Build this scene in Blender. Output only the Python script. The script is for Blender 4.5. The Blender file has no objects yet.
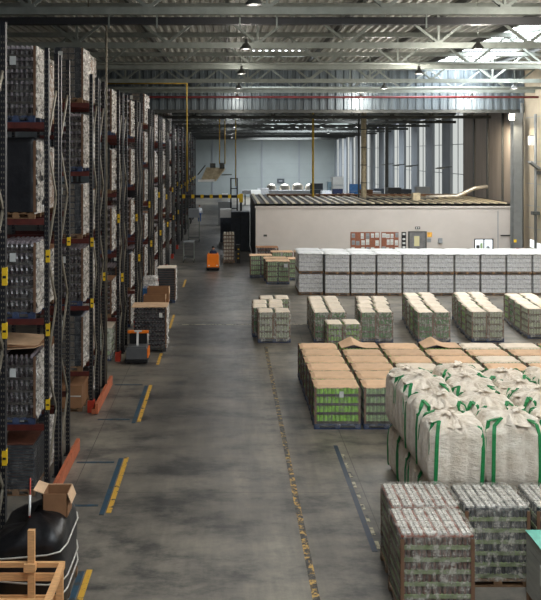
import bpy, math, random
from mathutils import Vector, Matrix, noise
random.seed(7)
R = random.Random(11)
C = bpy.context.scene.collection
H = 7.16            # eye height; the camera stands at x = y = 0 and looks along +y
F = 820.0
def srgb(r, g, b):
    def f(c):
        c /= 255.0
        return c/12.92 if c <= 0.04045 else ((c+0.055)/1.055)**2.4
    return (f(r), f(g), f(b), 1)

# ------------------------------------------------------------------ materials
class NT:
    def __init__(s, name):
        s.m = bpy.data.materials.new(name); s.m.use_nodes = True
        s.t = s.m.node_tree; s.p = s.t.nodes['Principled BSDF']; s.out = s.t.nodes['Material Output']
    def n(s, typ, **kw):
        nd = s.t.nodes.new(typ)
        for k, v in kw.items():
            if k.startswith('i_'): nd.inputs[k[2:].replace('_', ' ')].default_value = v
            else: setattr(nd, k, v)
        return nd
    def l(s, a, b): s.t.links.new(a, b)
    def ramp(s, src, stops):
        r = s.n('ShaderNodeValToRGB'); e = r.color_ramp.elements
        while len(e) < len(stops): e.new(0.5)
        for i, (p, c) in enumerate(stops):
            e[i].position = p; e[i].color = c
        s.l(src, r.inputs[0]); return r.outputs[0]
    def coord(s, scale=(1, 1, 1), kind='Object'):
        tc = s.n('ShaderNodeTexCoord'); mp = s.n('ShaderNodeMapping'); mp.inputs['Scale'].default_value = scale
        s.l(tc.outputs[kind], mp.inputs[0]); return mp.outputs[0]
    def noise(s, vec, scale, detail=3, rough=0.6):
        n = s.n('ShaderNodeTexNoise'); n.inputs['Scale'].default_value = scale
        n.inputs['Detail'].default_value = detail; n.inputs['Roughness'].default_value = rough
        s.l(vec, n.inputs['Vector']); return n.outputs['Fac']
    def mix(s, fac, a, b, mode='MIX'):
        m = s.n('ShaderNodeMix', data_type='RGBA', blend_type=mode)
        for sock, v in ((0, fac), (6, a), (7, b)):
            if hasattr(v, 'is_linked'): s.l(v, m.inputs[sock])
            else: m.inputs[sock].default_value = v
        return m.outputs[2]
    def bump(s, h, strength=0.3, dist=0.02):
        b = s.n('ShaderNodeBump'); b.inputs['Strength'].default_value = strength; b.inputs['Distance'].default_value = dist
        s.l(h, b.inputs['Height']); s.l(b.outputs[0], s.p.inputs['Normal'])

def mat(name, col, rough=0.6, metal=0.0, var=0.25, scale=4.0, bump=0.0, stretch=(1, 1, 1), rnd=0.0, spec=0.5):
    t = NT(name); c = srgb(*col)
    v = t.coord(stretch); nz = t.noise(v, scale)
    lo = tuple(x*(1-var) for x in c[:3])+(1,); hi = tuple(min(1, x*(1+var)) for x in c[:3])+(1,)
    o = t.ramp(nz, [(0.3, lo), (0.7, hi)])
    if rnd:
        oi = t.n('ShaderNodeObjectInfo')
        rr = t.ramp(oi.outputs['Random'], [(0, (1-rnd,)*3+(1,)), (1, (1.0,)*3+(1,))])
        o = t.mix(1.0, o, rr, 'MULTIPLY')
    t.l(o, t.p.inputs['Base Color'])
    t.p.inputs['Roughness'].default_value = rough; t.p.inputs['Metallic'].default_value = metal
    t.p.inputs['Specular IOR Level'].default_value = spec
    if bump: t.bump(nz, bump)
    return t.m

def emis(name, col, strength):
    t = NT(name); e = t.n('ShaderNodeEmission'); e.inputs[0].default_value = srgb(*col); e.inputs[1].default_value = strength
    t.l(e.outputs[0], t.out.inputs[0]); return t.m

def film_mat(name, lo, hi, col=(225, 225, 220), scale=6, rough=0.22):
    """stretch film: see-through plastic with whitish creases"""
    t = NT(name); v = t.coord((0.8, 0.8, 2.2)); nz = t.noise(v, scale, 6, 0.7)
    v2 = t.coord((1.6, 1.6, .5)); n2 = t.noise(v2, scale*1.7, 4, 0.7)
    t.p.inputs['Base Color'].default_value = srgb(*col); t.p.inputs['Roughness'].default_value = rough
    t.bump(nz, 0.8, 0.05)
    tr = t.n('ShaderNodeBsdfTransparent'); ms = t.n('ShaderNodeMixShader')
    a = t.n('ShaderNodeMath', operation='MULTIPLY'); t.l(nz, a.inputs[0]); t.l(n2, a.inputs[1])
    f = t.ramp(a.outputs[0], [(0.2, (lo, lo, lo, 1)), (0.38, (hi, hi, hi, 1))])
    t.l(f, ms.inputs[0]); t.l(tr.outputs[0], ms.inputs[1]); t.l(t.p.outputs[0], ms.inputs[2]); t.l(ms.outputs[0], t.out.inputs[0])
    return t.m

def floor_mat():
    t = NT('polished concrete'); v = t.coord()
    big = t.noise(v, 0.13, 4, 0.6)
    v2 = t.coord((0.45, 0.8, 1)); st = t.noise(v2, 1.3, 9, 0.72)
    v3 = t.coord((1.3, 0.16, 1)); st2 = t.noise(v3, 1.0, 8, 0.7)
    fine = t.noise(v, 2.4, 8, 0.75)
    c = t.ramp(big, [(0.35, srgb(110, 105, 98)), (0.65, srgb(152, 145, 133))])
    s1 = t.ramp(st, [(0.38, (0.34, 0.36, 0.4, 1)), (0.5, (.85, .85, .85, 1)), (0.62, (1.1, 1.09, 1.05, 1))])
    s2 = t.ramp(st2, [(0.3, (0.62, 0.63, 0.66, 1)), (0.6, (1, 1, 1, 1))])
    s3 = t.ramp(fine, [(0.3, (0.7, 0.7, 0.71, 1)), (0.7, (1.2, 1.19, 1.14, 1))])
    c = t.mix(1.0, c, s1, 'MULTIPLY'); c = t.mix(1.0, c, s2, 'MULTIPLY'); c = t.mix(1.0, c, s3, 'MULTIPLY')
    # darker band along the driving lane, fainter towards the camera
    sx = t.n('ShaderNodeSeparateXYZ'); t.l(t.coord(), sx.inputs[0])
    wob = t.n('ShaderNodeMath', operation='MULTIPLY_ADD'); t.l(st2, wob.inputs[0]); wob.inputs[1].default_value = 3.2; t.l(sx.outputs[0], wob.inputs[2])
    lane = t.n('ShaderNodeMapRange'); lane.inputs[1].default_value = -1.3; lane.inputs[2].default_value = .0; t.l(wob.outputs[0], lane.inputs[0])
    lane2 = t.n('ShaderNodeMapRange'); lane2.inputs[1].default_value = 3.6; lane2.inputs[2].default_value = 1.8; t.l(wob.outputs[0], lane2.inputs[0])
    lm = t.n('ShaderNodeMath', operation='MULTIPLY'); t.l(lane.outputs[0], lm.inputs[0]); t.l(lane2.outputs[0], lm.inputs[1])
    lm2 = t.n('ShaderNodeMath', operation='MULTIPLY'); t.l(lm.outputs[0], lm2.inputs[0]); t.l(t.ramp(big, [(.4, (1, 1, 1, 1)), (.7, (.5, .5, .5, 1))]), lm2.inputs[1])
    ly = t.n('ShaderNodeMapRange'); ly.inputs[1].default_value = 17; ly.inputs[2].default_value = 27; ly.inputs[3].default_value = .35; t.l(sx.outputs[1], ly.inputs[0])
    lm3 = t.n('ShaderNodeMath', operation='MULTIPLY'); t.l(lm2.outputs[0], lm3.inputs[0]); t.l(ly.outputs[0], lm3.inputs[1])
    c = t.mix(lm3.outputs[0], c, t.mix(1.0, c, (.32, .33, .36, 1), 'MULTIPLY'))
    # sawn joints between the slabs
    sp = t.n('ShaderNodeSeparateXYZ'); t.l(t.coord(), sp.inputs[0])
    for ax, per, off in ((0, 6.2, 3.3), (1, 6.9, 4.3)):
        a = t.n('ShaderNodeMath', operation='ADD'); t.l(sp.outputs[ax], a.inputs[0]); a.inputs[1].default_value = off+620
        m = t.n('ShaderNodeMath', operation='MODULO'); t.l(a.outputs[0], m.inputs[0]); m.inputs[1].default_value = per
        g = t.n('ShaderNodeMath', operation='LESS_THAN'); t.l(m.outputs[0], g.inputs[0]); g.inputs[1].default_value = 0.016
        c = t.mix(g.outputs[0], c, srgb(64, 61, 57))
    t.l(c, t.p.inputs['Base Color'])
    r = t.ramp(fine, [(0.3, (0.3,)*3+(1,)), (0.7, (0.5,)*3+(1,))]); t.l(r, t.p.inputs['Roughness'])
    t.p.inputs['Specular IOR Level'].default_value = .4; t.bump(fine, 0.08, 0.01)
    return t.m

def paint_mat(name, col, wear=0.5):
    t = NT(name); v = t.coord(); n1 = t.noise(v, 5.5, 6, 0.7)
    c = t.ramp(n1, [(wear-0.04, srgb(62, 60, 56)), (wear+0.03, srgb(*col))])
    if wear > 0.5:
        n2 = t.noise(v, 9.0, 3, 0.6)
        k = t.ramp(n2, [(0.5, (1, 1, 1, 1)), (0.56, (0.2, 0.2, 0.2, 1))]); c = t.mix(1.0, c, k, 'MULTIPLY')
    t.l(c, t.p.inputs['Base Color']); t.p.inputs['Roughness'].default_value = 0.45
    return t.m

M = {}
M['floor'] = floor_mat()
M['upright'] = mat('dark painted rack steel', (20, 22, 28), 0.45, 0.2, 0.3, 8)
M['brace'] = mat('galvanised brace', (128, 122, 108), 0.5, 0.4, 0.3, 6, rnd=0.3)
M['beam'] = mat('rust red beam', (84, 30, 20), 0.5, 0.0, 0.3, 5)
M['guard'] = mat('orange guard', (176, 96, 62), 0.6, 0.0, 0.25, 5)
M['redfoot'] = mat('red post foot', (176, 52, 30), 0.5)
M['yellow'] = mat('yellow sign plate', (226, 186, 30), 0.5, 0, 0.1)
M['black'] = mat('black paint', (18, 18, 20), 0.5)
M['truss'] = mat('grey steel', (126, 132, 126), 0.5, 0.3, 0.15, 3)
M['trussdark'] = mat('dark steel', (70, 72, 70), 0.55, 0.3, 0.2, 3)
M['deck'] = mat('roof deck', (162, 163, 156), 0.6, 0.0, 0.15, 1.0)
M['deckrear'] = mat('rear roof deck', (120, 124, 124), 0.6, 0.0, 0.15, 1.0)
M['bulk'] = mat('bulkhead sheet', (92, 102, 108), 0.5, 0.2, 0.2, 2.0, stretch=(1, 1, 0.1))
M['farwall'] = mat('blue grey panel', (138, 146, 146), 0.6, 0, 0.06, 0.4)
M['column'] = mat('column grey', (112, 114, 112), 0.55, 0.1, 0.12, 2)
M['darkwall'] = mat('dark brown grey panel', (128, 120, 112), 0.7, 0, 0.15, 1.2, stretch=(1, 1, 0.15))
M['cream'] = mat('cream panel', (164, 152, 132), 0.6, 0, 0.06, 1.5)
M['pier'] = mat('grey pier', (128, 134, 140), 0.6, 0, 0.1, 1.5, stretch=(1, 1, .2))
M['offwhite'] = mat('office render', (192, 185, 178), 0.7, 0, 0.05, 0.8)
M['officedark'] = mat('office side', (58, 64, 72), 0.6)
M['roofsheet'] = mat('office roof sheet', (52, 48, 44), 0.6, 0.1, 0.25, 2)
M['pine'] = mat('pine', (214, 164, 112), 0.6, 0, 0.18, 6, stretch=(1, 8, 8), bump=0.1)
M['wood'] = mat('pallet wood', (128, 96, 66), 0.8, 0, 0.3, 6, rnd=0.3)
M['bluewood'] = mat('blue pallet', (36, 54, 88), 0.7, 0, 0.3, 6)
M['card'] = mat('cardboard', (214, 178, 142), 0.8, 0, 0.14, 3, rnd=0.24)
M['cardbrown'] = mat('brown cardboard', (150, 108, 74), 0.8, 0, 0.12, 3, rnd=0.15)
M['cardpost'] = mat('cardboard corner', (112, 82, 60), 0.8, 0, 0.15, 3)
M['paper'] = mat('pale paper sheet', (222, 208, 188), 0.7, 0, 0.12, 3, rnd=0.12)
M['tray'] = mat('dark tray', (52, 44, 36), 0.6, 0, 0.3, 6)
M['palegreen'] = mat('pale packs', (176, 186, 160), 0.35, 0, 0.3, 12)
M['limepale'] = mat('lime packs', (140, 186, 88), 0.35, 0, 0.35, 12)
M['filmpale'] = film_mat('milky film', 0.14, 0.5, (236, 234, 226), 4)
M['midtray'] = mat('brownish tray', (96, 84, 68), 0.6, 0, 0.3, 6)
M['traygrey'] = mat('grey tray', (150, 152, 150), 0.6, 0, 0.2, 6)
M['green'] = mat('bright green packs', (142, 196, 70), 0.4, 0, 0.45, 11, stretch=(1, 1, .5))
M['greenglass'] = mat('green glass', (84, 134, 84), 0.25, 0, 0.35, 12)
M['greendull'] = mat('grey green packs', (150, 176, 128), 0.35, 0, 0.3, 12)
M['brownglass'] = mat('dark brown glass', (50, 38, 42), 0.2, 0, 0.3, 10)
M['cap'] = mat('pale caps', (150, 140, 146), 0.35, 0.2, 0.3, 12)
M['redcap'] = mat('reddish pack tops', (132, 72, 54), 0.5, 0, 0.3, 12)
M['steelcap'] = mat('can lids', (196, 192, 184), 0.3, 0.5, 0.3, 16)
M['canbody'] = mat('can bodies', (96, 88, 78), 0.35, 0.2, 0.5, 10)
M['darkpack'] = mat('dark can bodies', (40, 44, 50), 0.35, 0.1, 0.4, 10)
M['canbrown'] = mat('reddish brown cans', (92, 58, 46), 0.35, 0.1, 0.4, 10)
M['whitetray'] = mat('white packs', (206, 208, 212), 0.5, 0, 0.15, 9)
M['whitesheet'] = mat('white cover sheet', (198, 199, 198), 0.5, 0, 0.05, 3)
M['greyband'] = mat('blue grey band', (158, 162, 174), 0.5, 0, 0.25, 8)
M['dulltray'] = mat('dull green trays', (112, 124, 84), 0.5, 0, 0.4, 7)
M['filmmid'] = film_mat('tight stretch film', 0.06, 0.6, (222, 216, 204), 5)
M['film'] = film_mat('clear stretch film', 0.06, 0.34)
M['filmheavy'] = film_mat('cloudy stretch film', 0.22, 0.72, (236, 234, 224), 3)
M['filmlight'] = film_mat('thin stretch film', 0.02, 0.2, (205, 205, 200))
M['filmwhite'] = film_mat('white stretch film', 0.3, 0.97, (238, 234, 228), 5, 0.22)
M['blackfilm'] = mat('black stretch film', (14, 14, 17), 0.42, 0, 0.4, 5, bump=0.5)
M['strap'] = mat('pale strap', (190, 186, 176), 0.4)
M['bag'] = None
M['webbing'] = mat('green webbing', (16, 122, 62), 0.6, 0, 0.2, 20)
M['orange'] = mat('orange paint', (238, 122, 16), 0.4, 0, 0.08)
M['machine'] = mat('grey plastic hood', (92, 94, 96), 0.4, 0, 0.1)
M['rubber'] = mat('rubber', (20, 20, 20), 0.8)
M['white'] = mat('white paint', (226, 226, 222), 0.4, 0, 0.04)
M['brass'] = mat('yellow pipe', (188, 156, 48), 0.45, 0.0, 0.15)
M['redpipe'] = mat('red pipe', (104, 34, 38), 0.45)
M['pipe'] = mat('beige pipe', (190, 178, 150), 0.45, 0.1)
M['silver'] = mat('silver duct', (186, 180, 168), 0.35, 0.5)
M['cork'] = mat('cork board', (140, 88, 66), 0.8, 0, 0.2, 10)
M['notice'] = mat('notice paper', (206, 208, 204), 0.7, 0, 0.05)
M['noticegrey'] = mat('grey notice', (140, 144, 146), 0.7, 0, 0.05)
M['ochre'] = mat('ochre notice', (226, 170, 70), 0.6)
M['doorgrey'] = mat('grey door', (112, 112, 112), 0.5)
M['glow'] = emis('lit door glass', (214, 206, 160), 0.7)
M['teal'] = mat('turquoise sheet', (104, 178, 160), 0.4, 0, 0.2, 5, bump=0.3)
M['galv'] = mat('grey galvanised side', (156, 154, 146), 0.45, 0.2, 0.15, 2, stretch=(1, 1, 5))
M['skin'] = mat('skin', (190, 140, 112), 0.6); M['hair'] = mat('dark hair', (26, 22, 20), 0.7)
M['navy'] = mat('navy cloth', (26, 36, 66), 0.8); M['workblue'] = mat('blue cloth', (52, 88, 150), 0.8); M['whitecloth'] = mat('white cloth', (222, 224, 226), 0.8)
M['blue'] = mat('blue crates', (44, 92, 140), 0.5); M['paleblue'] = mat('pale blue crates', (150, 180, 196), 0.5)
M['lineyellow'] = paint_mat('yellow floor paint', (200, 156, 56), 0.43)
M['lineworn'] = paint_mat('worn yellow floor paint', (168, 138, 70), 0.54)
M['linepatchy'] = paint_mat('patchy yellow floor paint', (190, 150, 72), 0.52)
M['lineblue'] = paint_mat('blue floor paint', (38, 70, 88), 0.45)
M['linepale'] = paint_mat('pale floor paint', (176, 168, 140), 0.5)
M['linenavy'] = paint_mat('dark blue floor paint', (38, 54, 74), 0.4)
M['skylight'] = emis('daylit roof light', (236, 244, 250), 7.0)
M['skylightdim'] = emis('daylit roof light, dirty', (226, 236, 244), 4.5)
M['panel'] = emis('daylit wall panel', (222, 226, 222), 0.66)
M['lampglow'] = emis('lamp glow', (255, 244, 226), 14.0)
M['dockglow'] = emis('dock window daylight', (240, 246, 250), 1.6)
def bag_mat():
    t = NT('woven white fabric'); v = t.coord(); nz = t.noise(v, 5, 6, 0.65)
    c = t.ramp(nz, [(0.3, srgb(206, 189, 166)), (0.7, srgb(244, 234, 218))]); t.l(c, t.p.inputs['Base Color'])
    t.p.inputs['Roughness'].default_value = 0.55
    w = t.noise(t.coord((1, 1, 2.2)), 9, 6, 0.7); t.bump(w, 0.8, 0.06)
    t.p.inputs['Sheen Weight'].default_value = 0.2
    return t.m
M['bag'] = bag_mat()

# ------------------------------------------------------------------ mesh building
class MB:
    def __init__(s): s.v = []; s.f = []; s.mi = []; s.mats = []; s.sm = []
    def _m(s, m):
        if m not in s.mats: s.mats.append(m)
        return s.mats.index(m)
    def add(s, vs, fs, m, smooth=False):
        b = len(s.v); i = s._m(m); s.v += [tuple(v) for v in vs]
        for f in fs: s.f.append([b+k for k in f]); s.mi.append(i); s.sm.append(smooth)
    def box(s, x0, x1, y0, y1, z0, z1, m, mtx=None):
        vs = [Vector((x, y, z)) for z in (z0, z1) for y in (y0, y1) for x in (x0, x1)]
        if mtx: vs = [mtx @ v for v in vs]
        s.add(vs, [(0, 2, 3, 1), (4, 5, 7, 6), (0, 1, 5, 4), (2, 6, 7, 3), (0, 4, 6, 2), (1, 3, 7, 5)], m); return s
    def bar(s, a, b, w, h, m):
        a, b = Vector(a), Vector(b); d = b-a; L = d.length; d.normalize()
        up = Vector((0, 0, 1)) if abs(d.z) < 0.95 else Vector((0, 1, 0))
        x = d.cross(up).normalized(); z = x.cross(d).normalized()
        vs = [p+x*sx*w/2+z*sz*h/2 for p in (a, b) for sz in (-1, 1) for sx in (-1, 1)]
        s.add(vs, [(0, 1, 3, 2), (4, 6, 7, 5), (0, 4, 5, 1), (2, 3, 7, 6), (0, 2, 6, 4), (1, 5, 7, 3)], m); return s
    def tube(s, pts, r, m, n=8, cap=True):
        pts = [Vector(p) for p in pts]; rs = r if isinstance(r, (list, tuple)) else [r]*len(pts)
        vs = []; fs = []
        for i, p in enumerate(pts):
            d = (pts[min(i+1, len(pts)-1)]-pts[max(i-1, 0)]).normalized()
            up = Vector((0, 0, 1)) if abs(d.z) < 0.9 else Vector((0, 1, 0))
            x = d.cross(up).normalized(); y = x.cross(d)
            for k in range(n):
                a = 2*math.pi*k/n; vs.append(p+(x*math.cos(a)+y*math.sin(a))*rs[i])
        for i in range(len(pts)-1):
            for k in range(n):
                q = (k+1) % n; fs.append((i*n+k, i*n+q, (i+1)*n+q, (i+1)*n+k))
        if cap: fs += [tuple(range(n))[::-1], tuple((len(pts)-1)*n+k for k in range(n))]
        s.add(vs, fs, m, True); return s
    def lathe(s, x, y, prof, m, n=8):
        """prof: list of (radius, z)"""
        vs = []; fs = []
        for r, z in prof:
            for k in range(n):
                a = 2*math.pi*(k+.5)/n; vs.append((x+r*math.cos(a), y+r*math.sin(a), z))
        for i in range(len(prof)-1):
            for k in range(n):
                q = (k+1) % n; fs.append((i*n+k, i*n+q, (i+1)*n+q, (i+1)*n+k))
        fs.append(tuple((len(prof)-1)*n+k for k in range(n)))
        s.add(vs, fs, m, n > 6); return s
    def mesh(s, name):
        me = bpy.data.meshes.new(name); me.from_pydata(s.v, [], s.f)
        for m in s.mats: me.materials.append(M[m])
        me.polygons.foreach_set('material_index', s.mi); me.polygons.foreach_set('use_smooth', s.sm); me.update(); return me
    def obj(s, name, parent=None): return link(name, s.mesh(name), parent)

def link(name, me, parent=None):
    o = bpy.data.objects.new(name, me); C.objects.link(o)
    if parent: o.parent = parent
    return o
def tag(o, label, cat, group=None, kind=None):
    if label: o['label'] = label
    if cat: o['category'] = cat
    if group: o['group'] = group
    if kind: o['kind'] = kind
    return o
def thing(name, label, cat, loc=(0, 0, 0), rz=0, group=None):
    o = bpy.data.objects.new(name, None); o.empty_display_size = 0.3; C.objects.link(o)
    o.location = loc; o.rotation_euler = (0, 0, rz); return tag(o, label, cat, group)
def struct(o): o['kind'] = 'structure'; return o

KINDS = {}
def spawn(kind, name, label, cat, loc, rz=0, group=None, scale=None):
    t = thing(name, label, cat, loc, rz, group)
    for pn, me in KINDS[kind]: link(pn, me, t)
    if scale: t.scale = scale
    return t

# ------------------------------------------------------------------ palletised loads
def pallet_mesh(w, d, m='wood', name='pallet'):
    b = MB(); n = max(5, int(w/0.17))
    for i in range(n):
        x = -w/2+(w-0.1)*i/(n-1); b.box(x, x+0.1, -d/2, d/2, 0.118, 0.14, m)
    for y in (-d/2+.05, 0, d/2-.05):
        b.box(-w/2, w/2, y-.05, y+.05, 0.096, 0.118, m); b.box(-w/2, w/2, y-.05, y+.05, 0, 0.02, m)
        for x in (-w/2+.07, 0, w/2-.07): b.box(x-.07, x+.07, y-.05, y+.05, 0.02, 0.096, m)
    return b.mesh(name)

def slots(w, d, p, full=False):
    nx, ny = max(2, int(w/p)), max(2, int(d/p))
    for i in range(nx):
        for j in range(ny):
            if full or i in (0, nx-1) or j in (0, ny-1):
                yield -w/2+w*(i+.5)/nx, -d/2+d*(j+.5)/ny

def bottle_layer(w, d, h, body, cap, tray='tray', p=0.085, full=False, splits=1, trayh=0.05):
    b = MB(); sw = w/splits
    for k in range(splits):
        cx = -w/2+sw*(k+.5)
        b.box(cx-sw/2+.012, cx+sw/2-.012, -d/2, d/2, 0, trayh, tray)
        b.box(cx-sw/2+p*1.15, cx+sw/2-p*1.15, -d/2+p*1.15, d/2-p*1.15, trayh, h*0.7, tray)
        for x, y in slots(sw-.03, d-.02, p, full):
            r = p*.46
            b.lathe(cx+x, y, [(r, trayh*.5), (r, h*.5), (r*.45, h*.7), (r*.45, h*.74)], body, 6)
            b.lathe(cx+x, y, [(r*.5, h*.7), (r*.62, h*.985)], cap, 6)
    return b.mesh('bottle_layer')

def pack_layer(w, d, h, body, tray, p=0.12, splits=1, trayh=0.07):
    """cartons of upright packs: a dark tray with bright pillars above"""
    b = MB(); sw = w/splits
    for k in range(splits):
        cx = -w/2+sw*(k+.5)
        b.box(cx-sw/2+.01, cx+sw/2-.01, -d/2, d/2, 0, trayh, tray)
        b.box(cx-sw/2+.07, cx+sw/2-.07, -d/2+.06, d/2-.06, trayh, h*.86, tray)
        for x, y in slots(sw-.05, d-.02, p):
            r = p*.52
            b.lathe(cx+x, y, [(r, trayh), (r, h*.84), (r*.7, h*.93), (r*.7, h*.97)], body, 6)
    return b.mesh('pack_layer')

def sheet(w, d, z, m, seed=0, over=0.03, wav=0.012, tent=None, name='cardboard_top', lip=0.0):
    rr = random.Random(seed); nx, ny = 12, 8; top = []
    for j in range(ny+1):
        for i in range(nx+1):
            x = (-.5+i/nx)*(w+2*over); y = (-.5+j/ny)*(d+2*over)
            zz = z+wav*(1+noise.noise(Vector((x*2.2+seed*3.1, y*3+seed, 0))))
            if i in (0, nx) or j in (0, ny): zz -= lip*(.5+.5*rr.random())
            if tent: zz += tent*max(0, 1-abs(i/nx-.32)/.3)*(0.5+.5*j/ny)
            top.append((x, y, zz))
    N = len(top); bot = [(x, y, zz-.012) for x, y, zz in top]
    fs = []
    for j in range(ny):
        for i in range(nx):
            a = j*(nx+1)+i; q = (a, a+1, a+nx+2, a+nx+1); fs.append(q); fs.append(tuple(k+N for k in q[::-1]))
    edge = [i for i in range(nx+1)]+[(j*(nx+1)+nx) for j in range(1, ny+1)]+[ny*(nx+1)+i for i in range(nx-1, -1, -1)]+[j*(nx+1) for j in range(ny-1, 0, -1)]
    for k in range(len(edge)):
        a, c = edge[k], edge[(k+1) % len(edge)]; fs.append((a, a+N, c+N, c))
    b = MB(); b.add(top+bot, fs, m); return b.mesh(name)

def wrap_mesh(w, d, z0, z1, m, seed=0, amp=0.02, top=False, name='film_wrap', chamf=0.05):
    """crumpled film sleeve around a load"""
    b = MB(); ring = []
    def side(ax, ay, bx, by, n): return [(ax+(bx-ax)*i/n, ay+(by-ay)*i/n) for i in range(n)]
    hw, hd, c = w/2, d/2, chamf
    ring = side(-hw+c, -hd, hw-c, -hd, 8)+side(hw-c, -hd, hw, -hd+c, 1)+side(hw, -hd+c, hw, hd-c, 6)+side(hw, hd-c, hw-c, hd, 1)\
        + side(hw-c, hd, -hw+c, hd, 8)+side(-hw+c, hd, -hw, hd-c, 1)+side(-hw, hd-c, -hw, -hd+c, 6)+side(-hw, -hd+c, -hw+c, -hd, 1)
    n = len(ring); K = 12; vs = []; fs = []
    for k in range(K+1):
        z = z0+(z1-z0)*k/K
        for x, y in ring:
            q = 1+amp*(noise.noise(Vector((x*3+seed, y*3, z*5)))+.6)
            vs.append((x*q, y*q, z))
    for k in range(K):
        for i in range(n):
            j = (i+1) % n; fs.append((k*n+i, k*n+j, (k+1)*n+j, (k+1)*n+i))
    if top:
        base = len(vs)
        for x, y in ring: vs.append((x*.86, y*.86, z1+.03+.02*noise.noise(Vector((x*5, y*5, seed)))))
        for i in range(n):
            j = (i+1) % n; fs.append((K*n+i, K*n+j, base+j, base+i))
        fs.append(tuple(base+i for i in range(n)))
    b.add(vs, fs, m, True); return b.mesh(name)

def posts_mesh(w, d, z0, z1, m='cardpost', mid=False):
    out = []
    for sx in (-1, 1):
        for sy in (-1, 1):
            b = MB(); x, y = sx*w/2, sy*d/2
            b.box(min(x, x-sx*.05), max(x, x-sx*.05), min(y, y+sy*.008), max(y, y+sy*.008), z0, z1, m)
            b.box(min(x, x+sx*.008), max(x, x+sx*.008), min(y, y-sy*.05), max(y, y+sy*.008), z0, z1, m)
            out.append(('corner_post', b.mesh('corner_post')))
    if mid:
        b = MB(); b.box(-.035, .035, -(d/2+.01), -d/2, z0, z1, m); out.append(('middle_post', b.mesh('middle_post')))
    return out

def make_load(key, w, d, h, layers, layer_fn, base='wood', top=None, wrap=None, posts=False, mid=False, seed=0, tent=None, wtop=False, over=.03, extra=None, amp=.02, lip=0.0):
    """a shrink wrapped load on a pallet: list of (part name, mesh)"""
    k = [('pallet', pallet_mesh(w, d, base))]
    lh = (h-.14-(.02 if top else 0))/layers; lm = layer_fn(w-.04, d-.04, lh)
    for i in range(layers):
        m2 = lm.copy()
        for v in m2.vertices: v.co.z += .14+lh*i+.0005
        k.append((lm.name.split('.')[0], m2))
    if posts: k += posts_mesh(w-.03, d-.03, .14, h-.02, mid=mid)
    if top: k.append(('cardboard_top' if 'card' in top else 'cover_sheet', sheet(w, d, h-.005, top, seed, over, tent=tent, lip=lip)))
    if wrap: k.append(('film_wrap', wrap_mesh(w+.02, d+.02, .05, h-.01, wrap, seed, amp, wtop)))
    if extra: k += extra
    KINDS[key] = k

gb = lambda w, d, h: pack_layer(w, d, h, 'green', 'tray', .1, 1, .06)
gd = lambda w, d, h: pack_layer(w, d, h, 'greendull', 'tray', .1, 1, .06)
def label_sheet(x, y, z, s=.11):
    b = MB(); b.box(x-s/2, x+s/2, y-.006, y, z, z+s*1.4, 'notice'); return [('label_sheet', b.mesh('label_sheet'))]
for i in range(3):
    make_load(f'green{i}', 1.22, .8, 1.11, 4, gb if i < 2 else gd, 'bluewood', 'card', 'film', True, seed=i+1, over=-.025, extra=label_sheet(.1, -.425, .84) if i == 0 else None, lip=.06)
make_load('greentent', 1.22, .8, 1.11, 4, gb, 'bluewood', 'card', 'film', True, seed=9, tent=.2, over=-.02)
make_load('greenpaper', 1.22, .8, 1.11, 4, gd, 'bluewood', 'paper', 'film', True, seed=5, lip=.07, over=-.03)
def half_layer(w, d, h, body, tray, p=.1):
    """two separate half-width stacks of packs, one layer high"""
    b = MB()
    for sx in (-1, 1):
        x0, x1 = (.03, w/2) if sx > 0 else (-w/2, -.03); cx = (x0+x1)/2; sw = x1-x0
        b.box(x0, x1, -d/2, d/2, 0, .045, tray); b.box(x0+.05, x1-.05, -d/2+.05, d/2-.05, .045, h*.9, tray)
        for x, y in slots(sw-.04, d-.03, p): b.lathe(cx+x, y, [(p*.5, .045), (p*.52, h*.7), (p*.36, h*.82), (p*.36, h*.88)], body, 6)
    return b.mesh('pack_layer')
def mixed_layer(g):
    return lambda w, d, h: half_layer(w, d, h, g, 'midtray')
def half_sheets(w, d, z, m, seed):
    out = []
    for sx in (-1, 1):
        me = sheet(w/2-.05, d, z+.012*(sx > 0), m, seed+sx*3, -.01, .02, name='cover_sheet', lip=.05)
        for v in me.vertices: v.co.x += sx*(w/4+.01)
        out.append(('cover_sheet', me))
    b = MB(); [b.box(x-.03, x+.03, -d/2-.008, -d/2+.004, .14, z-.02, 'cardpost') for x in (-.05, .05)]
    out.append(('middle_post', b.mesh('middle_post')))
    return out
for i, g in enumerate(('greendull', 'palegreen', 'greenglass', 'limepale')):
    make_load(f'mid{i}', 1.25, .84, 1.17, 4, mixed_layer(g), 'bluewood', None, 'filmpale', True, False, seed=20+i, amp=.02, extra=half_sheets(1.25, .84, 1.165, 'paper', 30+i))
make_load('midcard', 1.27, .84, 1.3, 4, mixed_layer('greendull'), 'bluewood', 'card', 'film', True, seed=31, lip=.04)
def white_layer(w, d, h):
    b = MB(); n = 9
    b.box(-w/2+.02, w/2-.02, -d/2+.02, d/2-.02, 0, h, 'greyband')
    b.box(-w/2, w/2, -d/2, d/2, 0, h*.5, 'whitetray'); b.box(-w/2+.012, w/2-.012, -d/2+.012, d/2-.012, h*.5, h*.8, 'whitetray')
    for i in range(n):
        x = -w/2+w*(i+.5)/n
        for sy in (-1, 1): b.lathe(x, sy*(d/2-.06), [(.055, h*.42), (.058, h*.82), (.04, h*.95)], 'whitetray', 6)
    for j in range(8):
        y = -d/2+d*(j+.5)/8
        for sx in (-1, 1): b.lathe(sx*(w/2-.06), y, [(.055, h*.42), (.058, h*.82), (.04, h*.95)], 'whitetray', 6)
    return b.mesh('jar_layer')
make_load('whitetier', 1.26, 1.08, 1.06, 4, white_layer, 'wood', None, 'film', False, seed=40, amp=.008)
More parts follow.
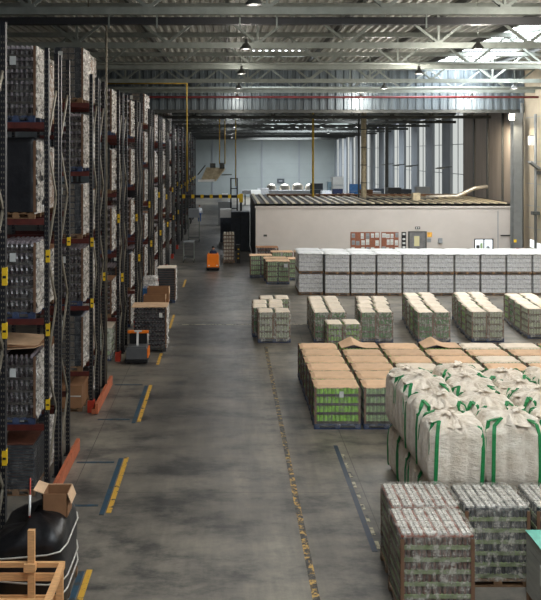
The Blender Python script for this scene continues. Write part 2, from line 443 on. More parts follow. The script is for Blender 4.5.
make_load('whitetop', 1.26, 1.08, 1.06, 4, white_layer, 'wood', 'whitesheet', 'film', False, seed=41, amp=.008, lip=.06)

bb = lambda w, d, h: bottle_layer(w, d, h, 'brownglass', 'cap', 'tray', .1, h < .252 and h > .2465)
def right_film(w, d, h, m='filmwhite', seed=0):
    """bunched white film down the aisle side of a load"""
    b = MB(); vs = []; fs = []; ny, nz = 12, 40
    for k in range(nz+1):
        for j in range(ny+1):
            y = (-.5+j/ny)*(d+.04); z = .1+(h-.12)*k/nz
            x = w/2+.035+.05*noise.noise(Vector((seed, y*7, z*9)))+.015*math.sin(z*14+y*5+seed)
            vs.append((x, y, z))
    N = len(vs); vs += [(x-.012, y, z) for x, y, z in vs]
    for k in range(nz):
        for j in range(ny):
            a = k*(ny+1)+j; q = (a, a+1, a+ny+2, a+ny+1); fs.append(q); fs.append(tuple(i+N for i in q[::-1]))
    b.add(vs, fs, m, True)
    b.box(w/2-.02, w/2+.03, -d/2-.03, -d/2-.015, .14, h-.02, 'cardpost')
    return [('side_film', b.mesh('side_film'))]
RW, RD = .8, 1.16
make_load('rackbottle', RW, RD, 1.62, 6, bb, 'bluewood', None, 'filmlight', False, seed=50, extra=right_film(RW, RD, 1.62, seed=1)+label_sheet(-.05, -RD/2-.03, 1.2, .13), amp=.01)
make_load('rackbottleshort', RW, RD, 1.35, 5, bb, 'bluewood', None, 'filmlight', False, seed=51, extra=right_film(RW, RD, 1.35, seed=2), amp=.01)
def flaps(w, d, h):
    b = MB()
    for i in range(3):
        z = h+.02+i*.075
        T = Matrix.Translation((0, -.1+i*.12, z)) @ Matrix.Rotation(-.14+.1*i, 4, 'X') @ Matrix.Rotation(.06*(i-1), 4, 'Y')
        b.box(-w/2-.03, w/2+.03, -d/2, d/2-.15*i, 0, .012, 'card' if i != 1 else 'cardbrown', T)
    return [('cardboard_flap', b.mesh('cardboard_flap'))]
make_load('rackflap', RW, RD, 1.45, 5, bb, 'bluewood', None, 'filmlight', False, seed=52, extra=right_film(RW, RD, 1.45, seed=3)+flaps(RW, RD, 1.5)+label_sheet(-.05, -RD/2-.03, 1.0, .13), amp=.01)
def grid_layer(w, d, h):
    b = MB(); b.box(-w/2+.03, w/2-.03, -d/2+.03, d/2-.03, 0, h, 'darkpack'); nx = max(4, int(w/.16))
    for i in range(nx):
        for s in (-1, 1): b.box(-w/2+w*i/nx+.012, -w/2+w*(i+1)/nx-.012, min(s*d/2, s*(d/2-.05)), max(s*d/2, s*(d/2-.05)), .015, h*.86, 'canbody' if (i) % 3 else 'darkpack')
    for j in range(6):
        for s in (-1, 1): b.box(min(s*w/2, s*(w/2-.05)), max(s*w/2, s*(w/2-.05)), -d/2+d*j/6+.012, -d/2+d*(j+1)/6-.012, .015, h*.86, 'greyband')
    return b.mesh('carton_layer')
make_load('rackgrid', RW, RD, 1.55, 8, grid_layer, 'wood', None, 'filmlight', False, seed=53, extra=right_film(RW, RD, 1.55, seed=4)+label_sheet(-.2, -RD/2-.03, 1.25, .13), amp=.01)
make_load('rackred', RW, RD, 1.3, 6, lambda w, d, h: bottle_layer(w, d, h, 'canbrown', 'cap', 'tray', .1), 'wood', 'cardbrown', 'filmlight', False, seed=54, extra=right_film(RW, RD, 1.3, seed=5), amp=.01)
make_load('rackgreen', RW, RD, 1.2, 5, gd, 'bluewood', 'paper', 'filmheavy', False, seed=55, amp=.02)
def slat_layer(w, d, h):
    b = MB(); b.box(-w/2, w/2, -d/2, d/2, 0, h*.7, 'darkpack'); b.box(-w/2+.02, w/2-.02, -d/2+.02, d/2-.02, h*.7, h, 'canbrown'); return b.mesh('carton_layer')
make_load('rackslat', RW, RD, 1.12, 14, slat_layer, 'wood', None, 'filmlight', False, seed=57, amp=.01)
KINDS['rackblack'] = [('pallet', pallet_mesh(RW, RD, 'wood')), ('black_wrap', wrap_mesh(RW+.02, RD, .14, 1.68, 'blackfilm', 3, .05, True, 'black_wrap'))] + right_film(RW, RD, 1.66, seed=6)
def carton_mesh(w, d, z0, z1, m='cardbrown'):
    b = MB(); b.box(-w/2, w/2, -d/2, d/2, z0, z1, m)
    b.box(-w/2-.006, w/2+.006, -d/2-.006, d/2+.006, z1-.14, z1+.006, m)
    b.box(-.03, .03, -d/2-.009, d/2+.009, z0+.02, z1+.009, 'cardpost'); return b.mesh('carton')
KINDS['rackcarton'] = [('pallet', pallet_mesh(RW, RD, 'wood')), ('carton', carton_mesh(RW-.04, RD-.06, .14, 1.05)), ('tape', MB().box(-.36, .36, -.556, -.55, .6, .65, 'strap').mesh('tape'))]
KINDS['rackfilm'] = [('pallet', pallet_mesh(RW, RD, 'wood')), ('film_wrap', wrap_mesh(RW, RD, .14, 1.5, 'filmwhite', 8, .04, True)), ('carton', carton_mesh(RW-.1, RD-.1, .14, 1.4, 'cardbrown'))]

# ------------------------------------------------------------------ pallet racks
UP_H = 9.42
def frame_meshes(y0, y1, seed):
    """two uprights and zig-zag braces of one end frame (at x = 0)"""
    out = []
    for y in (y0, y1):
        b = MB(); b.box(-.045, .045, y-.055, y+.055, .02, UP_H, 'upright'); b.box(-.09, .09, y-.09, y+.09, 0, .02, 'upright')
        z = .25
        while z < UP_H-.2:
            for s in (-1, 1): b.box(s*.02-.007, s*.02+.007, y-.0575, y-.055, z, z+.035, 'brace')
            z += .1
        out.append(('upright', b.mesh('upright')))
    z = .35; k = 0
    while z+1.18 < UP_H:
        a, c = (y0+.05, y1-.05) if k % 2 == 0 else (y1-.05, y0+.05)
        out.append(('brace', MB().bar((0, a, z), (0, c, z+1.14), .03, .085, 'brace').mesh('brace'))); z += 1.18; k += 1
    return out
FR_A = frame_meshes(.055, 1.045, 1); FR_B = frame_meshes(1.355, 2.345, 2)
BEAM = MB().box(-2.72, -.05, -.025, .025, -.13, 0, 'beam').mesh('beam')
BEAM_CLIP = MB().box(-.05, .05, -.035, -.025, -.16, .03, 'brass').mesh('beam_clip')
LV_A = [0, 1.5, 3.72, 5.82, 7.85]; LV_B = [0, 1.12, 2.95, 4.82, 6.7, 8.62]
NTH = ['nearest', 'second', 'third', 'fourth', 'fifth', 'sixth', 'seventh', 'eighth', 'ninth', 'tenth', 'eleventh', 'twelfth', 'thirteenth', 'fourteenth', 'fifteenth', 'sixteenth']
RX = -3.8
def rack(k, y, levels, guard, foot, plates):
    nm = 'cut off by the left edge of the photo' if k < 0 else f'{NTH[k]} whole rack run from the camera'
    t = thing('pallet_rack', f'dark steel pallet rack end, {nm}', 'pallet rack', (RX, y, 0), 0, 'pallet racks along the left side')
    near = k < 4
    for fr in (FR_A, FR_B):
        for pn, me in fr:
            if pn == 'upright' or True:
                o = link(pn, me, t)
                if near and pn == 'upright': o2 = link(pn, me, t); o2.location.x = -2.77
    if not near:
        for me in (FR_A[0][1], FR_A[1][1], FR_B[0][1], FR_B[1][1]): link('upright', me, t).location.x = -2.77
    for z in levels:
        if z == 0: continue
        for yy in (.0, 1.1, 1.3, 2.4):
            o = link('beam', BEAM, t); o.location = (0, yy+(.0), z)
    for fy, z, h in plates:
        m = MB(); m.box(-.012, .075, fy-.064, fy-.058, z, z+h, 'yellow'); m.box(.045, .053, fy-.06, fy+.06, z, z+h, 'yellow')
        m.box(-.0, .06, fy-.067, fy-.064, z+h*.4, z+h*.55, 'black')
        m.obj('sign_plate', t)
    if guard:
        b = MB(); b.box(.16, .24, -.3, 2.6, .02, .3, 'guard'); b.box(.06, .16, -.25, -.12, .0, .14, 'guard'); b.box(.06, .16, 2.42, 2.55, .0, .14, 'guard')
        b.obj('end_guard', t)
    if foot:
        b = MB(); b.box(-.08, .1, -.12, -.06, 0, .32, 'redfoot'); b.box(.06, .1, -.06, .12, 0, .32, 'redfoot'); b.obj('post_protector', t)
    return t

KINDWORD = {'rackbottle': 'brown bottles with bunched white side film', 'rackbottleshort': 'short stack of brown bottles',
            'rackflap': 'brown bottles under loose cardboard flaps', 'rackgrid': 'small dark cartons in clear film', 'rackred': 'reddish brown packs under card',
            'rackgreen': 'grey green packs in cloudy film', 'rackslat': 'low load of flat dark cartons', 'rackblack': 'load in shiny black film',
            'rackcarton': 'one large brown carton', 'rackfilm': 'load in creased white film'}
KINDCAT = 'pallet load'
LEVELW = ['floor level', 'first beam level', 'second beam level', 'third beam level', 'fourth beam level', 'fifth beam level']
rows = [17.25+5.65*k for k in range(15)]
spec = {0: (['rackslat', 'rackflap', 'rackbottle', 'rackblack', 'rackbottle'], LV_A), 1: (['rackcarton', 'rackgrid', 'rackbottle', 'rackgrid', 'rackbottle', 'rackgrid'], LV_B),
        2: (['rackgreen', 'rackred', 'rackbottle', 'rackgrid', 'rackbottle'], LV_A)}
pool = ['rackbottle', 'rackgrid', 'rackred', 'rackbottle', 'rackbottleshort', 'rackfilm', 'rackgreen', 'rackblack']
rack(-1, 11.6, LV_A, False, False, [(2.345, 1.9, .25), (2.345, 4.05, .26), (2.345, 4.95, .3)])
for k, y in enumerate(rows):
    if k in spec: ks, lv = spec[k]
    else:
        lv = LV_B if k % 3 == 1 else LV_A; ks = [R.choice(pool) for _ in lv]
    if k == 0: pl = [(.055, 4.9, .26), (.055, 3.35, .26), (.055, 1.8, .22), (2.345, 5.0, .2)]
    elif k == 1: pl = [(.055, 4.6, .25), (.055, 2.9, .25), (2.345, 3.3, .25)]
    else: pl = [(.055, 4.4+.2*(k % 3), .3), (1.045, 2.6, .3)] if k < 9 else [(.055, 4.4, .3)]
    rack(k, y, lv, k < 2, 1 <= k < 9, pl)
    for side in (0, 1):
        if side == 1 and k > 7: continue
        for li, z in enumerate(lv):
            kd = ks[li] if side == 0 else R.choice(['rackbottle', 'rackfilm', 'rackgrid', 'rackred'])
            if side == 1 and li == 0 and k < 3: kd = 'rackgrid'
            if z and lv is LV_B and kd in ('rackbottle', 'rackblack'): kd2 = 'rackbottle'
            lab = f"{KINDWORD[kd]}, {LEVELW[li]}, {'front' if side == 0 else 'rear'} of {NTH[k]} rack run"
            sc = None
            avail = (lv[li+1]-z-.2) if li+1 < len(lv) else 9
            hk = {'rackbottle': 1.64, 'rackblack': 1.71, 'rackgrid': 1.57, 'rackflap': 1.72, 'rackfilm': 1.53}.get(kd, 1.36)
            if hk > avail: sc = (1, 1, avail/hk)
            spawn(kd, 'bottle_pallet' if 'bottle' in kd or 'flap' in kd else 'goods_pallet', lab, KINDCAT, (RX-.06-.16-RW/2-.02, y+(.55 if side == 0 else 1.85), z+.001), 0, 'pallets stored in the left racks', sc)

# ------------------------------------------------------------------ setting
XW = 18.6; XL = -26; ZD = 12.75; ZR = 10.6; YB = 51.3; YE = 141
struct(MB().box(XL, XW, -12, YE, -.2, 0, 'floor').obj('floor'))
def corr(x0, x1, y0, y1, z, m, p=.36, h=.13):
    """corrugated sheet, ribs along y"""
    b = MB(); n = max(1, int(round((x1-x0)/p))); q = (x1-x0)/n; prof = []
    for i in range(n):
        a = x0+i*q; prof += [(a, 0), (a+q*.35, 0), (a+q*.5, h), (a+q*.85, h)]
    prof.append((x1, 0)); vs = []; fs = []
    for x, zz in prof: vs += [(x, y0, z+zz), (x, y1, z+zz)]
    N = len(vs); vs += [(x, y, z+h+.12) for x, y, _ in vs]
    for i in range(len(prof)-1):
        a = 2*i; fs.append((a, a+1, a+3, a+2)); fs.append((a+N, a+N+2, a+N+3, a+N+1))
    fs.append((0, N, N+1, 1)); e = 2*(len(prof)-1); fs.append((e, e+1, e+1+N, e+N))
    b.add(vs, fs, m); return b
def grid_deck(xs, ys, holes, z, m, skym):
    for i in range(len(xs)-1):
        for j in range(len(ys)-1):
            if (i, j) in holes:
                b = MB(); b.box(xs[i], xs[i+1], ys[j], ys[j+1], z+.1, z+.16, skym)
                n = int((ys[j+1]-ys[j])/1.15)
                struct(b.obj('window_1'))
                f = MB()
                for q in range(n+1):
                    yy = ys[j]+(ys[j+1]-ys[j])*q/n; f.box(xs[i], xs[i+1], yy-.03, yy+.03, z+.0, z+.09, 'truss')
                xm = (xs[i]+xs[i+1])/2; f.box(xm-.03, xm+.03, ys[j], ys[j+1], z+.0, z+.09, 'truss')
                struct(f.obj('trim_1'))
            else:
                struct(corr(xs[i], xs[i+1], ys[j], ys[j+1], z, m).obj('ceiling'))
grid_deck([XL, 1.2, 4.4, 12.4, 15.6, XW], [-12, -2, 14, 33.5, 44.8, 46.7, YB], {(1, 4), (3, 3), (3, 4), (3, 5), (3, 1), (1, 1)}, ZD, 'deck', 'skylight')  # the two bays over the camera are added, unseen roof lights
grid_deck([XL, 4, 14, XW], [YB, 84, 92, 122, 134, YE], {(1, 3), (1, 1)}, ZR, 'deckrear', 'skylightdim')
# bulkhead between the high hall and the lower rear hall
def corr_wall(x0, x1, y, z0, z1, m, p=.5, h=.09):
    b = MB(); n = int((x1-x0)/p); q = (x1-x0)/n; prof = []
    for i in range(n):
        a = x0+i*q; prof += [(a, 0), (a+q*.4, 0), (a+q*.5, -h), (a+q*.9, -h)]
    prof.append((x1, 0)); vs = []; fs = []
    for x, d in prof: vs += [(x, y+d, z0), (x, y+d, z1)]
    N = len(vs); vs += [(x, y+.15, z) for x, _, z in vs]
    for i in range(len(prof)-1):
        a = 2*i; fs += [(a, a+1, a+3, a+2), (a+N, a+N+2, a+N+3, a+N+1), (a, a+2, a+2+N, a+N)]
    b.add(vs, fs, m); return b
struct(corr_wall(XL, XW, YB, 10.0, ZD, 'bulk').obj('wall_upper'))
struct(MB().box(XL, XW, YB-.02, YB+.2, 9.8, 10.02, 'trussdark').obj('trim_2'))
struct(MB().box(XL-.2, XL, -12, YE, 0, ZD+.2, 'pier').obj('wall_left'))
struct(MB().box(XL, XW, YE, YE+.2, 0, ZR+.2, 'farwall').obj('wall_far'))
b = MB()
for x in (-2.5, 1.6, 6.0, 12.4): b.box(x-.12, x+.12, YE-.12, YE-.001, 0, ZR, 'pier')
for z in (3.2, 5.6, 8.0): b.box(XL, XW, YE-.03, YE-.001, z, z+.05, 'pier')
struct(b.obj('trim_3'))
# right wall: cream dock wall beside the camera hall, piers and daylit panels behind
b = MB(); b.box(XW, XW+.25, -12, 52.2, 0, ZD+.2, 'cream')
for z in (1.35, 2.7, 4.05, 5.4, 6.75, 8.1, 9.45): b.box(XW-.012, XW, -12, 51, z, z+.03, 'noticegrey')
struct(b.obj('wall_right'))
b = MB(); b.box(XW, XW+.25, 52.2, 64.6, 0, ZR+.2, 'darkwall')
for y in (55.2, 58.4, 61.6): b.box(XW-.1, XW, y-.1, y+.1, 0, ZR, 'trussdark')
struct(b.obj('wall_right_rear'))
y = 64.6; i = 1
while y < YE-1:
    y1 = min(y+3.3, YE); y2 = min(y+5.9, YE)
    w = struct(MB().box(XW+.1, XW+.14, y, y1, 1.2, ZR-.1, 'panel').obj(f'window_{i+1}'))
    f = MB()
    for z in (1.2, 3.5, 5.6, 8.0): f.box(XW+.04, XW+.1, y, y1, z, z+.05, 'pier')
    f.box(XW+.04, XW+.1, (y+y1)/2-.03, (y+y1)/2+.03, 1.2, ZR-.1, 'pier'); f.obj('window_frame', w)
    b = MB(); b.box(XW-.12, XW+.25, y1, y2, 0, ZR+.1, 'pier'); b.box(XW, XW+.25, y, y1, 0, 1.2, 'pier'); struct(b.obj('wall_right_pier'))
    y = y2; i += 1

# roof trusses
def truss(y, z0, z1, x0, x1, step, label, mm='truss', mm2='truss', cat='roof truss'):
    t = thing('roof_truss', label, cat, (0, y, 0), 0, 'roof trusses')
    MB().box(x0, x1, -.09, .09, z0-.1, z0+.1, mm).obj('bottom_chord', t)
    MB().box(x0, x1, -.1, .1, z1-.12, z1+.08, mm).obj('top_chord', t)
    n = int((x1-x0)/step); q = (x1-x0)/n
    for i in range(n):
        a = x0+i*q; m = a+q/2
        MB().bar((a, 0, z1-.08), (m, 0, z0+.08), .09, .09, mm2).obj('web_member', t)
        MB().bar((m, 0, z0+.08), (a+q, 0, z1-.08), .09, .09, mm2).obj('web_member', t)
        if i % 2 == 0: MB().bar((m, 0, z0+.08), (m, 0, z1-.08), .08, .08, mm2).obj('web_member', t)
    # gusset plates
    g = MB()
    for i in range(n): g.box(x0+i*q+q/2-.15, x0+i*q+q/2+.15, -.1, .1, z0+.1, z0+.17, mm)
    g.obj('gusset_plate', t)
    return t
TW = ['nearest one, cropped by the top of the photo', 'second from the camera', 'third from the camera', 'fourth from the camera', 'last before the corrugated bulkhead']
for i in range(5):
    truss(22+6.9*i, 11.02, 12.42, XL, XW, 3.1, f'grey steel roof truss, {TW[i]}')
RWD = ['first', 'second', 'third', 'fourth', 'fifth', 'sixth', 'seventh', 'eighth', 'ninth', 'tenth', 'eleventh', 'twelfth']
for i in range(10):
    y = 56+8.5*i
    truss(y, 9.75, 10.45, -9, XW-.6, 2.6, f'low steel roof truss in the rear hall, {RWD[i]} behind the bulkhead', 'trussdark', 'truss')
b = MB()
for x in (-22, -18, -14, -10.5, -7, -3.5, 0, 4.8, 8.4, 12.0, 16.0): b.box(x-.06, x+.06, 0, YB, 12.5, 12.74, 'trussdark')
struct(b.obj('trim_4'))
# long black tray under the first truss with hangers
t = thing('cable_duct', 'long black duct crossing the hall under the nearest roof chord', 'duct', (0, 22.35, 0))
MB().box(XL, XW, -.12, .12, 10.71, 10.9, 'black').obj('duct_body', t)
for x in (-3.2, -1.9, .35, 1.35, 5.4, 9.6, 13.1):
    MB().box(x-.02, x+.02, -.15, -.122, 10.6, 10.95, 'truss').obj('hanger', t)
for (y, z, lab, m, r) in ((49.0, 10.62, 'red sprinkler pipe running across in front of the corrugated bulkhead', 'redpipe', .07),
                       (29.4, 11.05, 'grey pipe running beside the second roof chord', 'truss', .05), (35.2, 11.1, 'thin grey pipe hung beside the middle roof chord', 'truss', .06),
                       (46.4, 10.95, 'pale pipe hung in front of the last truss', 'truss', .08)):
    tag(MB().tube([(XL, y, z), (XW, y, z)], r, m).obj('ceiling_pipe'), lab, 'pipe')
# yellow gas pipe
tag(MB().tube([(-6.5, 44, 11.0), (-2.15, 44, 11.0), (-2.15, 44, 5.2)], .05, 'brass').obj('gas_pipe'), 'yellow gas pipe running above the racks and dropping beside them', 'pipe')
for x, y, z0, lab in ((-.55, 60.5, 5.8, 'left of the two yellow rods holding the hanging heater'), (-.15, 60.5, 5.8, 'right of the two yellow rods holding the hanging heater'), (.66, 62, 4.1, 'single yellow rod down to the black frame by the barrier')):
    tag(MB().tube([(x, y, z0+.7), (x, y, 9.8 if y > YB else 12)], .035, 'brass').obj('hanging_rod'), lab, 'rod', 'yellow rods from the rear roof')
tag(MB().tube([(-4.2, 24.6, 12.4), (-4.15, 24.6, 11.6), (-3.9, 24.6, 11.2), (-3.62, 24.6, 11.0), (-3.62, 24.6, 10.5), (-3.62, 24.6, .02)], .03, 'brace').obj('conduit'), 'thin pale conduit dropping in front of the second rack run', 'conduit')
# interior poles standing behind the office
t = thing('roof_column', 'round beige banded column rising through the office roof', 'column', (10.0, 60, 0))
MB().tube([(0, 0, 0), (0, 0, 10.5)], .2, 'pipe', 14).obj('shaft', t)
for z in (5.1, 6.4, 7.7, 9.0): MB().tube([(0, 0, z), (0, 0, z+.06)], .23, 'trussdark', 14).obj('band', t)
tag(MB().tube([(6.35, 60.5, 0), (6.35, 60.5, 10.5)], .08, 'brass').obj('roof_post'), 'thin ochre post rising behind the left half of the office', 'post')
tag(MB().tube([(9.4, 58.5, 0), (9.4, 58.5, 10.5)], .06, 'trussdark').obj('roof_post'), 'thin dark post just left of the beige banded column', 'post')
tag(MB().box(-.14, .14, -.14, .14, 0, 10.5, 'trussdark').obj('roof_post'), 'square dark post in front of the daylit wall panels, right of the banded column', 'post')
for o in C.objects:
    if o.get('label', '').startswith('square dark post'): o.location = (14.6, 75, 0)

# high bay lamps
lamp_me = None
def lamp_kind():
    b = MB(); b.lathe(0, 0, [(.06, .2), (.09, .18), (.19, .04), (.2, 0)], 'trussdark', 16)
    k = [('shade', b.mesh('shade'))]
    b = MB(); b.lathe(0, 0, [(.185, .01), (.185, .02)], 'lampglow', 16); k.append(('lamp_glass', b.mesh('lamp_glass')))
    b = MB(); b.box(-.05, .05, -.05, .05, .19, .34, 'trussdark'); k.append(('housing', b.mesh('housing')))
    b = MB(); b.tube([(0, 0, .33), (0, 0, 1.9)], .012, 'truss', 6); k.append(('cord', b.mesh('cord')))
    KINDS['lamp'] = k
lamp_kind()
def light(name, typ, loc, energy, col=(1, 1, 1), size=.3, rot=(0, 0, 0), **kw):
    d = bpy.data.lights.new(name, typ); d.energy = energy; d.color = col
    if typ in ('POINT', 'SPOT'): d.shadow_soft_size = size
    else: d.size = size
    for k, v in kw.items(): setattr(d, k, v)
    o = bpy.data.objects.new(name, d); C.objects.link(o); o.location = loc; o.rotation_euler = rot; return o
LX = ((.62, 'above the main aisle'), (8.2, 'above the middle of the stock area'), (15.0, 'near the right wall'))
for x, wx in LX:
    for j, y in enumerate((18.9, 26.8, 35.0, 42.8, 50.2)):
        if x > 15 and j == 4: continue
        spawn('lamp', 'high_bay_lamp', f'round high bay lamp {wx}, {["nearest", "second", "third", "fourth", "farthest"][j]} in its row', 'lamp', (x, y, 10.62), 0, 'high bay lamps')
        light('lamp_light', 'POINT', (x, y, 10.55), {0: 125, 1: 360 if y > 28 else 640, 2: 360}[int(x > 1)+int(x > 10)], (1, .93, .84), .25)
for x, y, wd in ((.62, 63, 'nearest over the far aisle'), (10, 63, 'nearest over the office roof'), (.62, 81, 'second over the far aisle'), (10, 81, 'second above the goods behind the office'), (.62, 100, 'farthest over the far aisle')):
    spawn('lamp', 'rear_hall_lamp', f'round lamp in the low rear hall, {wd}', 'lamp', (x, y, 9.3), 0, 'lamps of the rear hall', (1, 1, .65))
    light('lamp_light', 'POINT', (x, y, 9.2), 260, (.95, .97, 1), .25)
# ------------------------------------------------------------------ office block
OX0, OX1, OY0, OY1, OZ = 1.82, 18.05, 52.0, 64.5, 3.82
b = MB(); b.box(OX0, OX1, OY0, OY0+.15, 0, OZ, 'offwhite'); b.box(OX1, XW, OY0+.3, OY0+.45, 0, OZ, 'offwhite')
struct(b.obj('wall_office_front'))
b = MB(); b.box(OX0, OX0+.15, OY0+.15, OY1, 0, OZ, 'officedark'); struct(b.obj('wall_office_side'))
struct(MB().box(OX0, XW, OY1-.15, OY1, 0, OZ, 'officedark').obj('wall_office_back'))
b = corr(OX0-.02, XW, OY0+.1, OY1, OZ, 'roofsheet', .56, .12); struct(b.obj('ceiling_office'))
b = MB(); [b.box(x, x+.2, OY0+.15, OY1, OZ+.241, OZ+.3, 'pipe') for x in [OX0+.1+.56*i for i in range(29)]]; struct(b.obj('trim_7'))
struct(MB().box(OX0-.05, OX1+.1, OY0-.05, OY0+.12, OZ-.02, OZ+.1, 'offwhite').obj('trim_5'))
def px(x, y): return x
def flat(name, x0, x1, z0, z1, m, y=OY0, t=.03, parent=None): return MB().box(x0, x1, y-t, y-.001, z0, z1, m).obj(name, parent)
ox = lambda p: (p-227)*OY0/F
oz = lambda q: H-(q-155)*OY0/F
def board(x0, x1, z0, z1, label, seed, n):
    t = thing('notice_board', label, 'notice board', (0, 0, 0), 0, 'notice boards on the office wall')
    flat('board', x0, x1, z0, z1, 'cork', parent=t); rr = random.Random(seed)
    nx = n; nz = 3; 
    for i in range(nx):
        for j in range(nz):
            if rr.random() < .22: continue
            cx = x0+(x1-x0)*(i+.5)/nx+rr.uniform(-.03, .03); cz = z0+(z1-z0)*(j+.5)/nz+rr.uniform(-.04, .04)
            w = rr.uniform(.17, .24); h = rr.uniform(.26, .36)
            f = MB(); f.box(cx-w/2, cx+w/2, OY0-.036, OY0-.031, cz-h/2, cz+h/2, rr.choice(['notice', 'notice', 'noticegrey']))
            for q in range(3): f.box(cx-w/2+.02, cx+w/2-.02, OY0-.038, OY0-.036, cz-h/2+.04+q*.05, cz-h/2+.052+q*.05, 'trussdark')
            f.obj('notice_sheet', t)
board(ox(350.5), ox(379.5), .95, oz(232), 'wide brown notice board covered in paper sheets on the office wall', 3, 6)
board(ox(381.3), ox(398.5), .95, oz(232), 'narrow brown notice board beside the wide one on the office wall', 5, 4)
t = thing('sign_panel', 'tall black panel with white marks between notice board and door', 'sign')
flat('panel', ox(401.5), ox(406), .9, oz(232), 'black', parent=t)
m = MB()
for q in (235, 240, 244, 248): m.box(ox(402.5), ox(405.2), OY0-.035, OY0-.031, oz(q), oz(q-1.8), 'notice')
m.obj('white_mark', t)
d = struct(flat('door_1', ox(409), ox(425.6), .02, oz(232), 'doorgrey', t=.05))
flat('door_frame', ox(408.6), ox(426), oz(232), oz(231.3), 'trussdark', parent=d, t=.07)
flat('door_frame', ox(408.2), ox(409.2), 0, oz(231.3), 'trussdark', parent=d, t=.07); flat('door_frame', ox(425.4), ox(426.4), 0, oz(231.3), 'trussdark', parent=d, t=.07)
MB().box(ox(414), ox(419.2), OY0-.055, OY0-.0505, oz(246), oz(236), 'glow').obj('door_window', d)
t = thing('exit_sign', 'small dark rectangular sign above the office door', 'sign'); flat('sign_plate', ox(415), ox(420), oz(229), oz(226.6), 'black', parent=t, t=.05)
m = MB(); m.box(ox(415.6), ox(416.8), OY0-.056, OY0-.051, oz(228.5), oz(227.1), 'notice'); m.box(ox(417.6), ox(419.2), OY0-.056, OY0-.051, oz(228.3), oz(227.3), 'notice'); m.obj('pictogram', t)
tag(flat('notice', ox(427.2), ox(432), oz(237), oz(232.2), 'ochre'), 'small ochre notice right of the office door', 'notice')
t = thing('notice', 'small grey notice under the ochre one by the office door', 'notice'); flat('sheet', ox(427), ox(431), oz(242.3), oz(238.5), 'noticegrey', parent=t)
tag(flat('wall_plate', ox(263.5), ox(267), oz(236.5), oz(234.5), 'trussdark'), 'small grey plate alone near the left end of the office wall', 'plate')
tag(flat('wall_box', ox(438), ox(442), oz(243), oz(238), 'noticegrey', t=.12), 'small grey box fixed on the office wall', 'box')
w = struct(flat('window_30', ox(474.5), ox(492.5), oz(249.5), oz(239.3), 'dockglow', t=.03)); m = MB()
for a, c, e, g in ((474, 493, 239.6, 238.6), (474, 475, 250, 238.6), (492, 493, 250, 238.6), (483, 484.2, 250, 238.6), (474, 493, 250, 249.2)): m.box(ox(a), ox(c), OY0-.08, OY0-.031, oz(e), oz(g), 'black')
m.obj('window_frame', w)
for x0, x1, z0, z1, mm in ((476, 479.5, 249, 245, 'trussdark'), (486, 489.5, 249, 246, 'noticegrey'), (480, 482.5, 249, 243, 'greendull')): MB().box(ox(x0), ox(x1), OY0-.05, OY0-.032, oz(z0), oz(z1), mm).obj('window_poster', w)
tag(flat('guard_rail', ox(500.5), ox(511), oz(235.9), oz(234.9), 'black', t=.06), 'dark horizontal rail near the right end of the office wall', 'rail')
struct(MB().box(ox(497.5), ox(498.3), OY0-.02, OY0-.001, 0, oz(211), 'noticegrey').obj('trim_6'))
# ducts on the office roof
tag(MB().tube([(14.0, 57.5, 4.2), (14.6, 57.5, 4.25), (16.0, 57, 4.3), (17.2, 57, 4.85), (18.1, 57, 4.95)], .14, 'silver', 10).obj('roof_duct'), 'silver bent duct lying on the right end of the office roof', 'duct')
tag(MB().box(-.25, .25, -.25, .25, 0, .5, 'pipe').obj('roof_vent'), 'small beige vent box on the office roof', 'vent'); C.objects[-1].location = (12.9, 56, OZ+.25)
tag(MB().tube([(3, 61.5, 4.12), (18, 61.5, 4.12)], .12, 'cardpost', 8).obj('roof_pipe'), 'long brownish pipe lying across the back of the office roof', 'pipe')
tag(MB().tube([(9.6, 56.5, 4.1), (14, 56.5, 4.1), (14.6, 57, 4.1)], .09, 'trussdark', 8).obj('roof_pipe'), 'dark pipe lying on the middle of the office roof', 'pipe')

# steel column, flood light, pipes on the right
t = thing('steel_column', 'grey steel column at the right end of the office', 'column', (17.85, 50.6, 0))
b = MB(); b.box(-.26, .26, -.32, -.27, 0, 9.75, 'column'); b.box(-.26, .26, .27, .32, 0, 9.75, 'column'); b.box(-.03, .03, -.27, .27, 0, 9.75, 'column'); b.obj('shaft', t)
MB().box(-.4, .4, -.42, .42, 0, .03, 'column').obj('base_plate', t)
b = MB(); b.box(-.26, -.1, -.335, -.321, 1.8, 1.98, 'yellow'); b.obj('yellow_plate', t)
t = thing('flood_light', 'square flood light lit white near the top of the steel column', 'lamp', (17.3, 49.9, 9.25))
MB().box(-.2, .2, -.1, .12, 0, .45, 'black').obj('housing', t); MB().box(-.16, .16, -.115, -.101, .04, .41, 'lampglow').obj('lamp_glass', t)
MB().bar((.15, .0, .2), (.35, .35, .2), .06, .06, 'black').obj('bracket', t)
light('flood', 'SPOT', (17.3, 52.6, 9.0), 1400, (1, .86, .66), .15, rot=(math.radians(38), 0, math.radians(-22)), spot_size=2.2, spot_blend=.8)
light('flood', 'SPOT', (17.3, 49.9, 9.2), 250, (1, .88, .7), .15, rot=(math.radians(-6), math.radians(-24), 0), spot_size=2.2, spot_blend=.8)
t = thing('wall_lamp', 'white box lamp on an arm on the cream wall', 'lamp', (18.4, 49.6, 8.0)); MB().box(-.14, .14, -.16, .16, -.25, .3, 'white').obj('lamp_body', t); MB().bar((-.1, 0, .35), (.2, 0, .35), .05, .05, 'truss').obj('arm', t)
for (x, y, r, lab) in ((18.35, 51.0, .1, 'vertical grey drain pipe right of the steel column'), (18.4, 48.9, .09, 'nearer vertical grey pipe on the cream dock wall')):
    tag(MB().tube([(x, y, 0), (x, y, 9.6 if y < 50 else 10.4)], r, 'column', 8).obj('drain_pipe'), lab, 'pipe')
